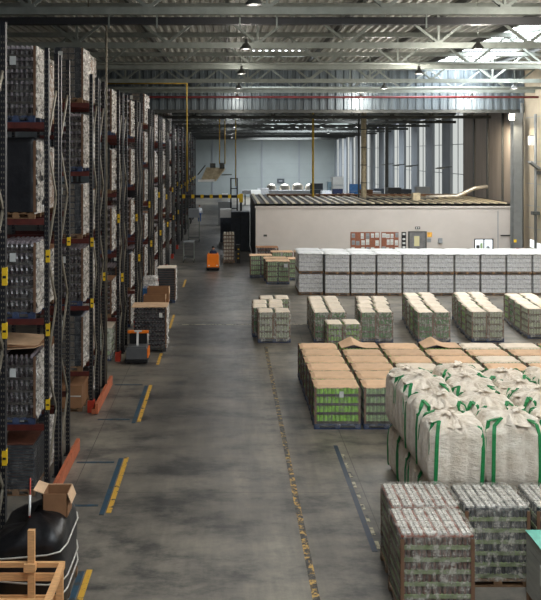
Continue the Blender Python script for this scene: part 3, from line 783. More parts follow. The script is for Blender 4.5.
t = thing('dock_canopy', 'grey dock leveller arm sticking out of the cream wall', 'dock equipment', (18.5, 48.8, 6.5))
MB().bar((-.5, 0, .25), (.05, 0, -.15), .5, .12, 'column').obj('arm', t); MB().box(-.1, .08, -.3, .3, -.5, -.3, 'trussdark').obj('bracket', t)
MB().box(-.35, .05, -.2, .2, -2.9, -2.7, 'trussdark').obj('lower_bracket', t)
t = thing('fire_cabinet', 'red fire equipment box at the foot of the steel column', 'fire equipment', (17.75, 49.7, 0))
MB().box(-.3, .35, -.18, .18, .9, 1.5, 'redpipe').obj('cabinet', t); MB().box(-.05, .05, -.05, .05, 0, .9, 'redpipe').obj('stand', t); MB().box(-.12, .12, -.19, -.181, 1.1, 1.3, 'white').obj('white_mark', t)
for i, (y, z) in enumerate(((49.9, 1.75), (48.9, 1.65))):
    w = struct(MB().box(XW-.03, XW-.001, y-.35, y+.35, z-.22, z+.24, 'dockglow').obj(f'window_{40+i}'))

# ------------------------------------------------------------------ stock on the floor
# block of green loads with cardboard tops
RN = ['front', 'second', 'third', 'fourth', 'fifth', 'back']; CN = ['leftmost', 'second', 'third', 'fourth', 'fifth', 'sixth', 'seventh']
for c in range(7):
    for r in range(6):
        if c >= 2 and r < 2: continue
        kd = 'greentent' if (c, r) == (1, 5) else (f'green{(r+c) % 2}' if c == 0 else R.choice(['green1', 'green2', 'greenpaper', 'greenpaper'] if c > 1 else ['green1', 'green2', 'green0']))
        if (c, r) == (0, 0): kd = 'green0'
        if (c, r) == (1, 0): kd = 'green2'
        if (c, r) == (3, 5): kd = 'greentent'
        if kd == 'green0' and (c, r) != (0, 0): kd = 'green2'
        look = {'green0': 'bright green packs with white label under cardboard', 'green1': 'bright green packs under flat cardboard', 'green2': 'dull green packs under flat cardboard',
                'greentent': 'green packs under a buckled cardboard sheet', 'greenpaper': 'dull green packs under pale paper'}[kd]
        spawn(kd, 'pack_pallet', f'{look}, {RN[r]} row, {CN[c]} column of the big block', 'pallet load',
              (2.9+1.285*c+R.uniform(-.015, .015), 21.8+.855*r, 0), R.uniform(-.008, .008), 'green pallets in the big block')
# clusters with pale paper tops
cl = [('leftmost', [(1.85, 31.7, 1.42), (1.0, 32.7, 1.6), (1.0, 33.6, 1.62), (1.55, 34.6, 1.95)]),
      ('second', [(3.93, 31.7, 0), (3.95, 32.6, 0), (3.98, 33.5, 0), (4.02, 34.4, 0)]),
      ('third', [(5.72, 31.7, 0), (5.8, 32.6, 0), (5.95, 33.5, 0), (6.05, 34.4, 0)]),
      ('fourth', [(7.9, 31.7, 0), (7.95, 32.6, 0), (8.02, 33.5, 0), (8.15, 34.4, 0), (8.25, 35.3, 0)]),
      ('fifth', [(9.98, 31.8, 0), (10.05, 32.7, 0), (10.15, 33.6, 0), (10.3, 34.5, 0), (10.45, 35.4, 0)]),
      ('sixth', [(12.35, 32.4, 0), (12.4, 33.3, 0), (12.5, 34.2, 0), (12.6, 35.1, 0)])]
xs0 = {0: [1.8, 1.62, 1.66, 1.98]}
OW = ['front', 'second', 'third', 'fourth', 'fifth']
for ci, (nm, pts) in enumerate(cl):
    for j, (x, y, _) in enumerate(pts):
        if ci == 0: x = xs0[0][j]
        kd = 'mid%d' % R.choice([0, 1, 2, 3])
        if ci in (0, 5, 4) and j == 0: kd = 'mid1'
        if ci in (1, 2) and j == 0: kd = 'mid2'
        spawn(kd, 'pack_pallet', f'paper topped green pallet, {OW[j]} in the {nm} cluster beyond the big block', 'pallet load', (x, y, 0), R.uniform(-.01, .01), 'pallets in clusters in the middle area')
spawn('mid3', 'pack_pallet', 'low film wrapped pallet standing alone in front of the second middle cluster', 'pallet load', (4.25, 30.3, 0), .02, 'pallets in clusters in the middle area', (1, 1, .86))
# corner cluster by the office
for (x, y, s, lab) in ((2.82, 45.75, 1, 'front centre one with a white label'), (1.98, 48.3, 1, 'far left one'), (4.15, 47.3, .95, 'right one beside the white stacks'), (2.75, 46.95, 1, 'middle one'), (3.3, 49.5, 1.05, 'middle back one'), (4.7, 49.5, 1.05, 'right back one')):
    spawn('midcard', 'pack_pallet', f'cardboard topped green pallet at the office corner, {lab}', 'pallet load', (x, y, 0), 0, 'cardboard topped pallets at the office corner', (1, 1, s))
    if 'label' in lab:
        MB().box(.33, .53, -.45, -.44, .95, 1.15, 'white').obj('label_sheet', [o for o in C.objects if o.get('label', '').endswith('front centre one with a white label')][0])
t = spawn('rackred', 'carton_pallet', 'brown carton pallet against the office wall behind the corner cluster', 'pallet load', (2.45, 50.6, 0), 0, None, (1.6, .9, 1.15))
# double deck white stacks
for c in range(11):
    for r in range(2):
        y = 42.3+1.2*r+(.25 if c == 0 else 0); x = 4.3+1.325*c
        for z, kd, wd in ((0, 'whitetier', 'lower'), (1.085, 'whitetop', 'upper')):
            spawn(kd, 'jar_pallet', f'white pallet of jars, {wd} tier, {NTH[c] if c else "leftmost"} column, {"front" if r == 0 else "rear"} row of the long white stack', 'pallet load',
                  (x, y, z), 0, 'white double stacked pallets')
# bulk bags
def bag_meshes(seed, h=1.2, w=1.02):
    rr = random.Random(seed); N = 96; prof = []
    K = 34; vs = []; fs = []
    for k in range(K+1):
        t = k/K
        if t < .62: z = t/.62*h*.8; s = 1-.03*math.exp(-t*30)+.035*math.sin(math.pi*t/.62); top = 0
        else:
            u = (t-.62)/.38; z = h*.8+h*.2*math.sin(u*math.pi*.5); s = math.cos(u*math.pi/2*.97)**.72; top = u
        for i in range(N):
            a = 2*math.pi*i/N; ca, sa = math.cos(a), math.sin(a)
            n = 7 if top == 0 else 7-4.5*top
            rad = (abs(ca)**n+abs(sa)**n)**(-1/n)*w/2
            # three vertical billows on every face
            side = (sa if abs(ca) > abs(sa) else ca)/max(abs(ca), abs(sa)); bul = (.06*abs(math.cos(side*math.pi*1.5))**.45)*min(1, z*6)*(1-top)
            p = Vector((ca*3, sa*3, z*2.5+seed*7))
            rad = rad*s*(1+.03*noise.noise(p)+.012*noise.noise(p*3))-.045+bul
            fold = 0
            if top > 0:
                env = math.sin(min(1, top*1.1)*math.pi)
                fold = .11*env*noise.noise(Vector((ca*2.4+seed, sa*2.4, top*1.5)))+.06*env*(1-2*abs(((a*(5+seed % 3)/math.pi+2*noise.noise(Vector((ca, sa, seed+.5)))) % 1)-.5)*2)
                rad *= 1+.1*env*noise.noise(Vector((ca*4, sa*4, seed+top*3)))
            zz = z+fold
            vs.append((rad*ca, rad*sa, zz))
    for k in range(K):
        for i in range(N):
            j = (i+1) % N; fs.append((k*N+i, k*N+j, (k+1)*N+j, (k+1)*N+i))
    fs.append(tuple(range(N))[::-1]); fs.append(tuple(K*N+i for i in range(N)))
    b = MB(); b.add(vs, fs, 'bag', True); body = b.mesh('bag_body'); out = [('bag_body', body)]
    # slack filling spout, folded flat on top and tied
    b = MB(); vs = []; fs = []; NR = 40; KR = 9; ph = rr.uniform(0, 6.28); ox_, oy_ = rr.uniform(-.08, .08), rr.uniform(-.08, .08)
    for k in range(KR+1):
        u = k/KR
        for i in range(NR):
            a = 2*math.pi*i/NR
            star = noise.noise(Vector((math.cos(a)*2.2, math.sin(a)*2.2, seed*3.3)))
            ru = (.40+.16*star)*(1-u)+.012; fl = 1-2*abs(((a*7/math.pi+1.5*star) % 1)-.5)*2
            z = h*.965-.05+.17*u**1.6+.035*fl*(1-abs(2*u-1))+.03*noise.noise(Vector((ru*8*math.cos(a), ru*8*math.sin(a), seed)))
            vs.append((ox_+ru*math.cos(a+u*.8), oy_+ru*math.sin(a+u*.8), z))
    for k in range(KR):
        for i in range(NR):
            q = (i+1) % NR; fs.append((k*NR+i, k*NR+q, (k+1)*NR+q, (k+1)*NR+i))
    # ragged mouth of the spout above the tie
    base = len(vs)
    for k in range(5):
        u = k/4
        for i in range(NR):
            a = 2*math.pi*i/NR; ru = .02+.11*u*(1+.5*math.sin(a*5+ph)); z = h*.965+.12+.06*u-.05*u*u+.02*math.sin(a*3+ph)*u
            vs.append((ox_+ru*math.cos(a)+.07*u*math.cos(ph), oy_+ru*math.sin(a)+.07*u*math.sin(ph), z))
    for k in range(4):
        for i in range(NR):
            q = (i+1) % NR; fs.append((base+k*NR+i, base+k*NR+q, base+(k+1)*NR+q, base+(k+1)*NR+i))
    for i in range(NR):
        q = (i+1) % NR; fs.append((KR*NR+i, KR*NR+q, base+q, base+i))
    b.add(vs, fs, 'bag', True); out.append(('spout', b.mesh('spout')))
    for sx in (-1, 1):
        for sy in (-1, 1):
            b = MB(); cx, cy = sx*(w/2-.09), sy*(w/2+.012); pts = []
            zt = h*.8
            path = [(cx, cy, zt*.08), (cx, cy+sy*.012, zt*.4), (cx, cy+sy*.012, zt*.75), (cx-sx*.01, cy-sy*.015, zt+.0), (cx-sx*.04, cy-sy*.09, zt+.13+rr.uniform(0, .05)), (cx-sx*(.12+rr.uniform(-.04, .1)), cy-sy*.18, zt+.2+rr.uniform(0, .06)),
                    (cx+sx*.02, cy-sy*.24, zt+.17), (cx+sx*.055, cy-sy*.2, zt+.04), (cx+sx*.07, cy-sy*.14, zt-.1), (cx+sx*.078, cy-sy*.12, zt-.38)]
            for p, q in zip(path[:-1], path[1:]): b.bar(p, q, .07, .016, 'webbing') if abs(q[2]-p[2]) < .05 else b.bar(p, q, .014 if abs(p[1]-q[1]) > .1 else .065, .065 if abs(p[1]-q[1]) > .1 else .018, 'webbing')
            out.append(('lifting_strap', b.mesh('lifting_strap')))
    return out
for s in range(4): KINDS[f'bag{s}'] = bag_meshes(s+1, 1.2+.03*s)
BCN = ['leftmost', 'second', 'third', 'fourth', 'fifth']
for r in range(4):
    for c in range(4):
        if c == 3 and r == 0: pass
        for tier in (0, 1):
            x = 4.14+1.05*c+(.1 if tier == 0 else R.uniform(-.04, .04)); y = 15.3+1.03*r+R.uniform(-.02, .02)
            s = R.randrange(4)
            bg_ = spawn(f'bag{s}', 'bulk_bag', f'white bulk bag with green straps, {"lower" if tier == 0 else "upper"} tier, {["front", "second", "third", "back"][r]} row, {BCN[c]} column', 'bulk bag',
                  (x, y, 0.001 if tier == 0 else 1.1+R.uniform(0, .03)), math.pi/2*R.randrange(4)*(0 if False else 1)+R.uniform(-.04, .04), 'bulk bags with green straps', (1.02, 1.02, .89) if tier == 0 else (1, 1, R.uniform(.95, 1.06)))
            if tier: bg_.rotation_euler.x = R.uniform(-.03, .03); bg_.rotation_euler.y = R.uniform(-.04, .02)
# front can pallets
def can_layer(body, side):
    def f(w, d, h):
        b = MB(); b.box(-w/2+.06, w/2-.06, -d/2+.06, d/2-.06, 0, h*.9, 'tray')
        b.box(-w/2, w/2, -d/2, d/2, 0, .06, side)
        for x, y in slots(w-.02, d-.02, .074): b.lathe(x, y, [(.032, .05), (.034, .07), (.034, h*.84), (.026, h*.94)], body, 8)
        return b.mesh('can_layer')
    return f
def can_top(w, d, z, gap, px_=6, py_=4):
    """shrink-wrapped packs of cans seen from above"""
    out = []; pw, pd = w/px_, d/py_
    for i in range(px_):
        for j in range(py_):
            b = MB(); x0 = -w/2+pw*i; y0 = -d/2+pd*j
            b.box(x0+.002, x0+pw-.002, y0+.003, y0+pd-.003, z, z+.03, gap)
            for a in range(2):
                for c in range(3):
                    cx = x0+.014+(pw-.04)*(a+.5)/2; cy = y0+.008+(pd-.03)*(c+.5)/3; r = .036
                    b.lathe(cx, cy, [(r, z+.03), (r, z+.06), (r*.85, z+.068), (r*.8, z+.06)], 'steelcap', 8)
            out.append(('can_pack', b.mesh('can_pack')))
    return out
make_load('canred', 1.16, .95, 1.27, 6, can_layer('canbrown', 'dulltray'), 'wood', None, 'filmmid', True, seed=70, extra=can_top(1.12, .91, 1.27, 'redcap'), wtop=True)
make_load('candark', 1.1, .95, 1.27, 6, can_layer('darkpack', 'dulltray'), 'wood', None, 'filmmid', True, seed=71, extra=can_top(1.06, .91, 1.27, 'darkpack'), wtop=True)
for key in ('canred', 'candark'):   # thin clear film over the tops
    KINDS[key] = [(n, wrap_mesh(1.18 if key == 'canred' else 1.12, .97, .1, 1.35, 'filmmid', 5, .02, True, chamf=.12) if n == 'film_wrap' else me) for n, me in KINDS[key]]
spawn('canred', 'can_pallet', 'wrapped can pallet with reddish pack tops, nearer of the two', 'pallet load', (3.24, 13.08, 0), 0, 'can pallets in the foreground')
spawn('canred', 'can_pallet', 'wrapped can pallet with reddish pack tops, farther of the two', 'pallet load', (3.3, 14.1, 0), 0, 'can pallets in the foreground')
spawn('candark', 'can_pallet', 'wrapped pallet of dark cans right of the reddish pair, before the bags', 'pallet load', (4.49, 14.06, 0), 0, 'can pallets in the foreground')
spawn('candark', 'can_pallet', 'wrapped pallet of dark cans behind the turquoise topped bin', 'pallet load', (5.68, 14.06, 0), 0, 'can pallets in the foreground')
t = thing('storage_bin', 'grey box bin covered with a turquoise sheet at the bottom right corner', 'bin', (5.42, 12.6, 0))
b = MB(); 
for z in [i*.135 for i in range(8)]: b.box(-.6, .6, -.6, .6, .14+z*.9, .14+z*.9+.118, 'galv')
b.box(-.585, .585, -.585, .585, .14, 1.1, 'galv'); b.obj('bin_body', t); link('pallet', pallet_mesh(1.2, 1.2), t)
link('turquoise_sheet', sheet(1.2, 1.2, 1.1, 'teal', 8, .015, .02, name='turquoise_sheet'), t)
MB().box(-.612, -.601, -.25, .0, .55, .85, 'notice').obj('label_sheet', t)

# ------------------------------------------------------------------ left side objects
# black wrapped bale on a pallet
t = thing('wrapped_bale', 'bulky black film wrapped load with pale straps beside the nearest rack', 'pallet load', (-3.1, 13.3, 0))
b = MB(); vs = []; fs = []; N = 40; K = 20; w, d, h = 1.14, 1.5, 1.3
for k in range(K+1):
    u = k/K
    if u < .7: z = .12+u/.7*(h*.8); s = 1
    else: q = (u-.7)/.3; z = .12+h*.8+(h*.2-.0)*math.sin(q*math.pi/2); s = math.cos(q*math.pi/2*.96)**.6
    for i in range(N):
        a = 2*math.pi*i/N; ca, sa = math.cos(a), math.sin(a); n = 6
        rad = (abs(ca)**n+abs(sa)**n)**(-1/n)
        nn = noise.noise(Vector((ca*3, sa*3, z*3)))
        lean = -.28*max(0, -ca)*max(0, z-.7)   # slumped towards the rack
        vs.append((rad*ca*w/2*s*(1+.05*nn)+0, rad*sa*d/2*s*(1+.05*nn), z*(1+.03*nn)+lean*1.1))
for k in range(K):
    for i in range(N):
        j = (i+1) % N; fs.append((k*N+i, k*N+j, (k+1)*N+j, (k+1)*N+i))
fs.append(tuple(range(N))[::-1]); fs.append(tuple(K*N+i for i in range(N)))
b.add(vs, fs, 'blackfilm', True); b.obj('black_wrap', t); link('pallet', pallet_mesh(1.1, 1.4), t)
for z, tilt in ((1.02, .06), (.62, -.05), (.35, .03)):
    pts = []
    for i in range(25):
        a = 2*math.pi*i/24; ca, sa = math.cos(a), math.sin(a); rad = (abs(ca)**6+abs(sa)**6)**(-1/6)
        pts.append((rad*ca*(w/2+.03), rad*sa*(d/2+.035), z+tilt*ca))
    MB().tube(pts, .014, 'strap', 5, False).obj('strap', t)
t = thing('cardboard_box', 'open brown cardboard box sitting on the black wrapped load', 'box', (-2.78, 13.45, 1.3), 0)
b = MB(); W, D, HH = .4, .4, .38
b.box(-W/2, W/2, -D/2, D/2, 0, .01, 'card')
for x0, x1, y0, y1 in ((-W/2, W/2, -D/2, -D/2+.012), (-W/2, W/2, D/2-.012, D/2), (-W/2, -W/2+.012, -D/2, D/2), (W/2-.012, W/2, -D/2, D/2)): b.box(x0, x1, y0, y1, 0, HH, 'cardbrown')
b.obj('box_body', t)
for T, sx, sy in ((Matrix.Translation((0, D/2, HH)) @ Matrix.Rotation(-.9, 4, 'X'), W, .18), (Matrix.Translation((W/2, 0, HH)) @ Matrix.Rotation(math.pi/2*0, 4, 'Z') @ Matrix.Rotation(1.2, 4, 'Y'), .17, D), (Matrix.Translation((-W/2-.15, 0, HH+.06)) @ Matrix.Rotation(.35, 4, 'Y'), .17, D)):
    m = MB(); m.box(0 if sx < W else -W/2, sx if sx < W else W/2, 0 if sy < D else -D/2, sy if sy < D else D/2, 0, .01, 'card', T); m.obj('flap', t)
tag(MB().tube([(-3.12, 12.95, 1.1), (-3.14, 13.1, 2.0)], .012, 'redfoot', 6).obj('marker_stick'), 'thin red and white stick leaning on the black wrapped load', 'stick')
C.objects[-1]; MB().tube([(-3.128, 12.98, 1.45), (-3.134, 13.05, 1.75)], .02, 'white', 6).obj('white_band', [o for o in C.objects if o.name == 'marker_stick'][0])
# wooden crate frame, bottom left
t = thing('wooden_crate', 'open pine crate frame at the bottom left corner', 'crate', (-3.1, 11.9, 0))
def pl(nm, x0, x1, y0, y1, z0, z1): MB().box(x0, x1, y0, y1, z0, z1, 'pine').obj(nm, t)
pl('top_rail', -.62, .68, .3, .36, 1.02, 1.09); pl('lower_rail', -.6, .64, .3, .34, .82, .93) ; pl('lower_rail', -.6, .64, .3, .34, .5, .6)
pl('top_rail', .6, .69, -.9, .3, 1.02, 1.09); pl('top_rail', -.66, -.57, -.9, .3, 1.02, 1.09)
pl('top_rail', -.62, .68, -.96, -.9, 1.02, 1.09)
for x in (-.62, .2, .62):
    for y in (.26, -.86): pl('post', x-.05, x+.05, y-.03, y+.04, 0, 1.02 if x != .2 else (1.6 if y > 0 else 1.02))
pl('base_board', -.62, .66, -.9, .3, .08, .12); pl('cross_board', -.62, .66, -.5, -.4, .9, .94); pl('post_cleat', .1, .27, .19, .3, 1.0, 1.12)

# wrapped bottle pallet standing in the aisle, machine in front, boxes, far pallets
make_load('aislegrid', 1.2, .9, 1.62, 9, lambda w, d, h: bottle_layer(w, d, h, 'brownglass', 'cap', 'darkpack', .12), 'black', 'card', 'filmlight', False, seed=80, over=.05, extra=right_film(1.2, .9, 1.6, seed=9)+label_sheet(.42, -.48, 1.25, .12), amp=.01)
spawn('aislegrid', 'bottle_pallet', 'tall pallet of dark bottles under cardboard standing in the aisle by the third rack', 'pallet load', (-2.83, 30.3, 0))
t = spawn('rackred', 'carton_pallet', 'pallet of dark cartons behind the tall bottle pallet in the aisle', 'pallet load', (-2.83, 32.6, 0), 0, None, (1.1, .9, .95))
def openbox(label, loc, w, d, h):
    t = thing('cardboard_box', label, 'box', loc, 0, 'open boxes beside the racks'); b = MB(); b.box(-w/2, w/2, -d/2, d/2, 0, .012, 'cardbrown')
    for x0, x1, y0, y1 in ((-w/2, w/2, -d/2, -d/2+.015), (-w/2, w/2, d/2-.015, d/2), (-w/2, -w/2+.015, -d/2, d/2), (w/2-.015, w/2, -d/2, d/2)): b.box(x0, x1, y0, y1, .0, h, 'cardbrown')
    b.box(-w/2+.02, w/2-.02, -d/2+.02, d/2-.02, .012, h*.5, 'cardpost'); b.obj('box_body', t)
    MB().box(w/2, w/2+.012, -d/2, d/2, h*.55, h, 'card').obj('flap', t)
openbox('open brown box on the cartons, nearer of two', (-2.85, 32.3, 1.28), .86, .45, .38); openbox('open brown box on the cartons, farther of two', (-2.75, 32.85, 1.28), .86, .45, .6)
make_load('aisleslat', .82, .9, 1.68, 13, slat_layer, 'bluewood', 'paper', 'filmlight', False, seed=83, extra=right_film(.82, .9, 1.66, seed=11), amp=.01)
spawn('aisleslat', 'carton_pallet', 'narrow pallet of layered dark cartons under white paper farther up the left of the aisle', 'pallet load', (-2.93, 40.2, 0))
t = thing('goods_pallet', 'blue crates under crumpled white film between the racks', 'pallet load', (-3.55, 38.2, 0)); link('pallet', pallet_mesh(.8, .8), t)
MB().box(-.35, -.02, -.36, .36, .14, 1.0, 'blue').box(.02, .35, -.36, .36, .14, .9, 'paleblue').obj('crate', t); link('film_wrap', wrap_mesh(.6, .6, 1.01, 1.5, 'filmwhite', 4, .2, True), t)
# small grey truck by the rack
t = thing('pallet_truck', 'small grey and black electric truck with orange trim at the third rack', 'truck', (-3.1, 28.4, 0))
b = MB(); b.box(-.36, .36, -.3, .35, .16, .52, 'machine'); b.box(-.33, .33, -.27, .35, .52, .58, 'machine'); b.obj('hood', t)
MB().box(-.4, .38, -.34, .4, .05, .16, 'black').obj('chassis', t)
MB().box(-.3, .3, .2, .36, .58, .95, 'black').obj('backrest', t); MB().box(-.36, .36, .16, .36, .95, 1.02, 'orange').obj('top_trim', t)
MB().bar((0, -.02, .55), (0, .1, 1.05), .07, .07, 'white').obj('steering_post', t); MB().bar((-.12, .1, 1.04), (.14, .1, 1.04), .05, .05, 'white').obj('tiller_grip', t)
MB().box(.36, .4, -.28, .3, .2, .5, 'orange').obj('side_trim', t); MB().tube([(.33, .28, .55), (.33, .28, 1.0)], .025, 'white', 6).obj('hood_rail', t)
for x in (-.28, .28): MB().tube([(x-.05, -.2, .09), (x+.05, -.2, .09)], .09, 'rubber', 12).obj('wheel', t)

# people
def person(label, loc, rz, joints, radii, edges, cloth, parts, scale=1):
    t = thing('person', label, 'person', loc, rz)
    me = bpy.data.meshes.new('body'); me.from_pydata(joints, edges, []); me.materials.append(M[cloth]); me.materials.append(M[parts['legs']])
    o = link('body', me, t); sk = o.modifiers.new('skin', 'SKIN'); sk.use_smooth_shade = True
    sv = me.skin_vertices[0].data if me.skin_vertices else None
    return t, o
def build_person(label, loc, rz, J, E, rad, shirt, legs, headpos):
    t = thing('person', label, 'person', loc, rz)
    import bmesh
    me = bpy.data.meshes.new('body'); bm = bmesh.new(); lay = bm.verts.layers.skin.verify()
    vs = []
    for k, p in enumerate(J):
        v = bm.verts.new(p); v[lay].radius = (rad[k], rad[k]); v[lay].use_root = (k == 0); vs.append(v)
    for a, b_ in E: bm.edges.new((vs[a], vs[b_]))
    bm.to_mesh(me); bm.free(); me.materials.append(M[shirt]); me.materials.append(M[legs])
    o = link('body_tmp', me, t); o.modifiers.new('skin', 'SKIN').use_smooth_shade = True
    o.modifiers.new('sub', 'SUBSURF').levels = 1
    bpy.context.view_layer.update()
    dg = bpy.context.evaluated_depsgraph_get(); nm = bpy.data.meshes.new_from_object(o.evaluated_get(dg)); bpy.data.objects.remove(o)
    nm.name = 'body'; nm.materials.clear()
    for q in (shirt, legs, 'skin'): nm.materials.append(M[q])
    hipz = J[0][2]
    for p in nm.polygons:
        c = p.center
        p.material_index = 1 if c.z < hipz+.02 else (2 if c.z > J[3][2]+.02 else 0)
    # head on the same mesh object kept as one figure
    bd = link('body', nm, t)
    hx, hy, hz = headpos
    b = MB()
    def ball(c, rx, ry, rz_, m, z0=-1.0, z1=1.0, K=10, n=14):
        vs = []; fs = []
        for k in range(K+1):
            th = math.asin(max(-1, min(1, z0+(z1-z0)*k/K)))
            for i in range(n): a = 2*math.pi*i/n; vs.append((c[0]+rx*math.cos(th)*math.cos(a), c[1]+ry*math.cos(th)*math.sin(a), c[2]+rz_*math.sin(th)))
        for k in range(K):
            for i in range(n): j = (i+1) % n; fs.append((k*n+i, k*n+j, (k+1)*n+j, (k+1)*n+i))
        b.add(vs, fs, m, True)
    ball((hx, hy, hz), .078, .095, .115, 'skin')
    b.tube([(hx, hy-.09, hz+.01), (hx, hy-.12, hz-.02)], [.008, .016], 'skin', 6)
    for s in (-1, 1):
        b.box(hx+s*.08-.01, hx+s*.08+.01, hy-.01, hy+.03, hz-.03, hz+.03, 'skin'); b.box(hx+s*.032-.012, hx+s*.032+.012, hy-.093, hy-.08, hz+.0, hz+.014, 'hair')
    b.box(hx-.025, hx+.025, hy-.09, hy-.08, hz-.06, hz-.05, 'redcap'); b.obj('head', t)
    b = MB(); ball((hx, hy+.012, hz+.03), .086, .1, .105, 'hair', -.1, 1.0); b.obj('hair', t)
    return t
J = [(0, 0, .95), (0, 0, 1.2), (0, 0, 1.42), (0, 0, 1.52), (.1, 0, .9), (.11, -.03, .5), (.11, .02, .09), (.12, -.12, .05), (-.1, 0, .9), (-.11, .05, .5), (-.11, .12, .09), (-.12, -.02, .05),
     (.19, 0, 1.4), (.25, .0, 1.12), (.26, -.08, .88), (.26, -.1, .8), (-.19, 0, 1.4), (-.25, .02, 1.12), (-.26, -.05, .88), (-.26, -.08, .8)]
E = [(0, 1), (1, 2), (2, 3), (0, 4), (4, 5), (5, 6), (6, 7), (0, 8), (8, 9), (9, 10), (10, 11), (2, 12), (12, 13), (13, 14), (14, 15), (2, 16), (16, 17), (17, 18), (18, 19)]
rd = [.14, .13, .14, .055, .1, .065, .045, .04, .1, .065, .045, .04, .065, .045, .032, .03, .065, .045, .032, .03]
build_person('person in white top and blue trousers walking far up the aisle', (-2.95, 88, 0), 0, J, E, rd, 'whitecloth', 'workblue', (0, -.02, 1.68))
# orange tow truck with seated driver
t = thing('tow_truck', 'small orange industrial truck driving along the main aisle', 'truck', (-.87, 51.1, 0))
b = MB(); b.box(-.36, .36, -.4, .0, .2, .98, 'orange'); b.box(-.34, .34, -.38, -.02, .98, 1.02, 'orange'); b.obj('rear_hood', t)
MB().box(-.4, .4, -.45, 1.1, .1, .22, 'black').obj('chassis', t); MB().box(-.32, .32, .75, 1.1, .22, .95, 'orange').obj('front_cowl', t)
MB().box(-.28, .28, .02, .42, .22, .55, 'black').obj('seat', t); MB().box(.37, .4, -.35, .0, .3, .95, 'pipe').obj('side_trim', t)
MB().bar((0, .78, .9), (0, .62, 1.05), .04, .04, 'black').obj('steering_post', t)
MB().tube([(.16*math.cos(a*math.pi/6), .6, 1.05+.16*math.sin(a*math.pi/6)) for a in range(13)], .014, 'black', 6, False).obj('steering_wheel', t)
for x in (-.32, .32):
    for y in (-.22, .9): MB().tube([(x-.06, y, .14), (x+.06, y, .14)], .14, 'rubber', 14).obj('wheel', t)
for x in (-.25, .25): MB().box(x-.05, x+.05, -.412, -.401, .3, .36, 'white').obj('tail_lamp', t)
J2 = [(0, 0, .68), (0, .02, .95), (0, .03, 1.12), (0, .03, 1.2), (.1, -.02, .66), (.12, -.45, .68), (.12, -.5, .3), (.12, -.6, .27), (-.1, -.02, .66), (-.12, -.45, .68), (-.12, -.5, .3), (-.12, -.6, .27),
      (.18, .02, 1.1), (.24, -.12, .9), (.16, -.34, .98), (.12, -.4, 1.0), (-.18, .02, 1.1), (-.24, -.12, .9), (-.16, -.34, .98), (-.12, -.4, 1.0)]
build_person('driver in dark jacket seated on the orange truck, seen from behind', (-.87, 51.32, 0), math.pi, J2, E, [r*.9 for r in rd], 'navy', 'navy', (0, .02, 1.34))

# things beside the far aisle
make_load('farbrown', .8, .8, 2.0, 8, lambda w, d, h: pack_layer(w, d, h, 'paper', 'cardpost', .16), 'wood', None, 'film', False, seed=90)
spawn('farbrown', 'goods_pallet', 'tall narrow film wrapped brownish pallet just left of the office', 'pallet load', (.12, 54.9, 0))
t = thing('hand_pallet_jack', 'dark post with yellow marks right of the tall brownish pallet', 'post', (.75, 54.2, 0)); MB().box(-.12, .12, -.08, .08, 0, 1.25, 'black').obj('post', t)
for z in (.3, .6, .9): MB().box(-.05, .05, -.09, -.081, z, z+.08, 'yellow').obj('yellow_mark', t)
t.name = 'marker_post'
t = thing('switch_cabinet', 'large dark cabinet against the side of the office', 'cabinet', (1.05, 62, 0)); MB().box(-.75, .65, -.8, .8, 0, 2.9, 'officedark').obj('cabinet_body', t)
for x in (-.05,): MB().box(x-.01, x+.01, -.815, -.801, .1, 2.8, 'black').obj('door_gap', t)
MB().box(-.7, .6, -.82, -.81, 2.5, 2.56, 'trussdark').obj('top_trim', t)
t = thing('white_crate', 'white topped dark container left of the dark cabinet', 'container', (-.1, 68, 0)); MB().box(-.45, .45, -.5, .5, 0, 2.0, 'officedark').obj('body', t); MB().box(-.47, .47, -.52, .52, 2.0, 2.7, 'white').obj('white_top', t)
t = thing('machine', 'grey machine block with white lid behind the far aisle containers', 'machine', (-.2, 84, 0)); MB().box(-.7, .7, -.6, .6, 0, 2.4, 'noticegrey').obj('body', t); MB().box(-.3, .3, -.3, .3, 2.4, 3.2, 'white').obj('lid', t)
for (x, y, z, w, lab) in ((-2.55, 55, 1.35, .7, 'nearer tube frame trolley with a pale shelf by the far racks'), (-2.75, 68, 2.0, .9, 'farther tube frame trolley carrying pale boxes by the far racks')):
    t = thing('trolley', lab, 'trolley', (x, y, 0), 0, 'trolleys by the far racks')
    for sx in (-1, 1):
        for sy in (-1, 1): MB().bar((sx*w/2, sy*.5, .1), (sx*w/2, sy*.5, z), .04, .04, 'truss').obj('leg', t); MB().tube([(sx*w/2-.02, sy*.5, .07), (sx*w/2+.02, sy*.5, .07)], .07, 'rubber', 8).obj('caster', t)
    MB().box(-w/2, w/2, -.5, .5, z, z+.05, 'noticegrey').obj('shelf', t); MB().box(-w/2, w/2, -.5, .5, .3, .34, 'trussdark').obj('shelf', t)
    if z > 1.5: MB().box(-w/2+.03, w/2-.03, -.45, .45, z+.05, z+.7, 'noticegrey').obj('pale_box', t)
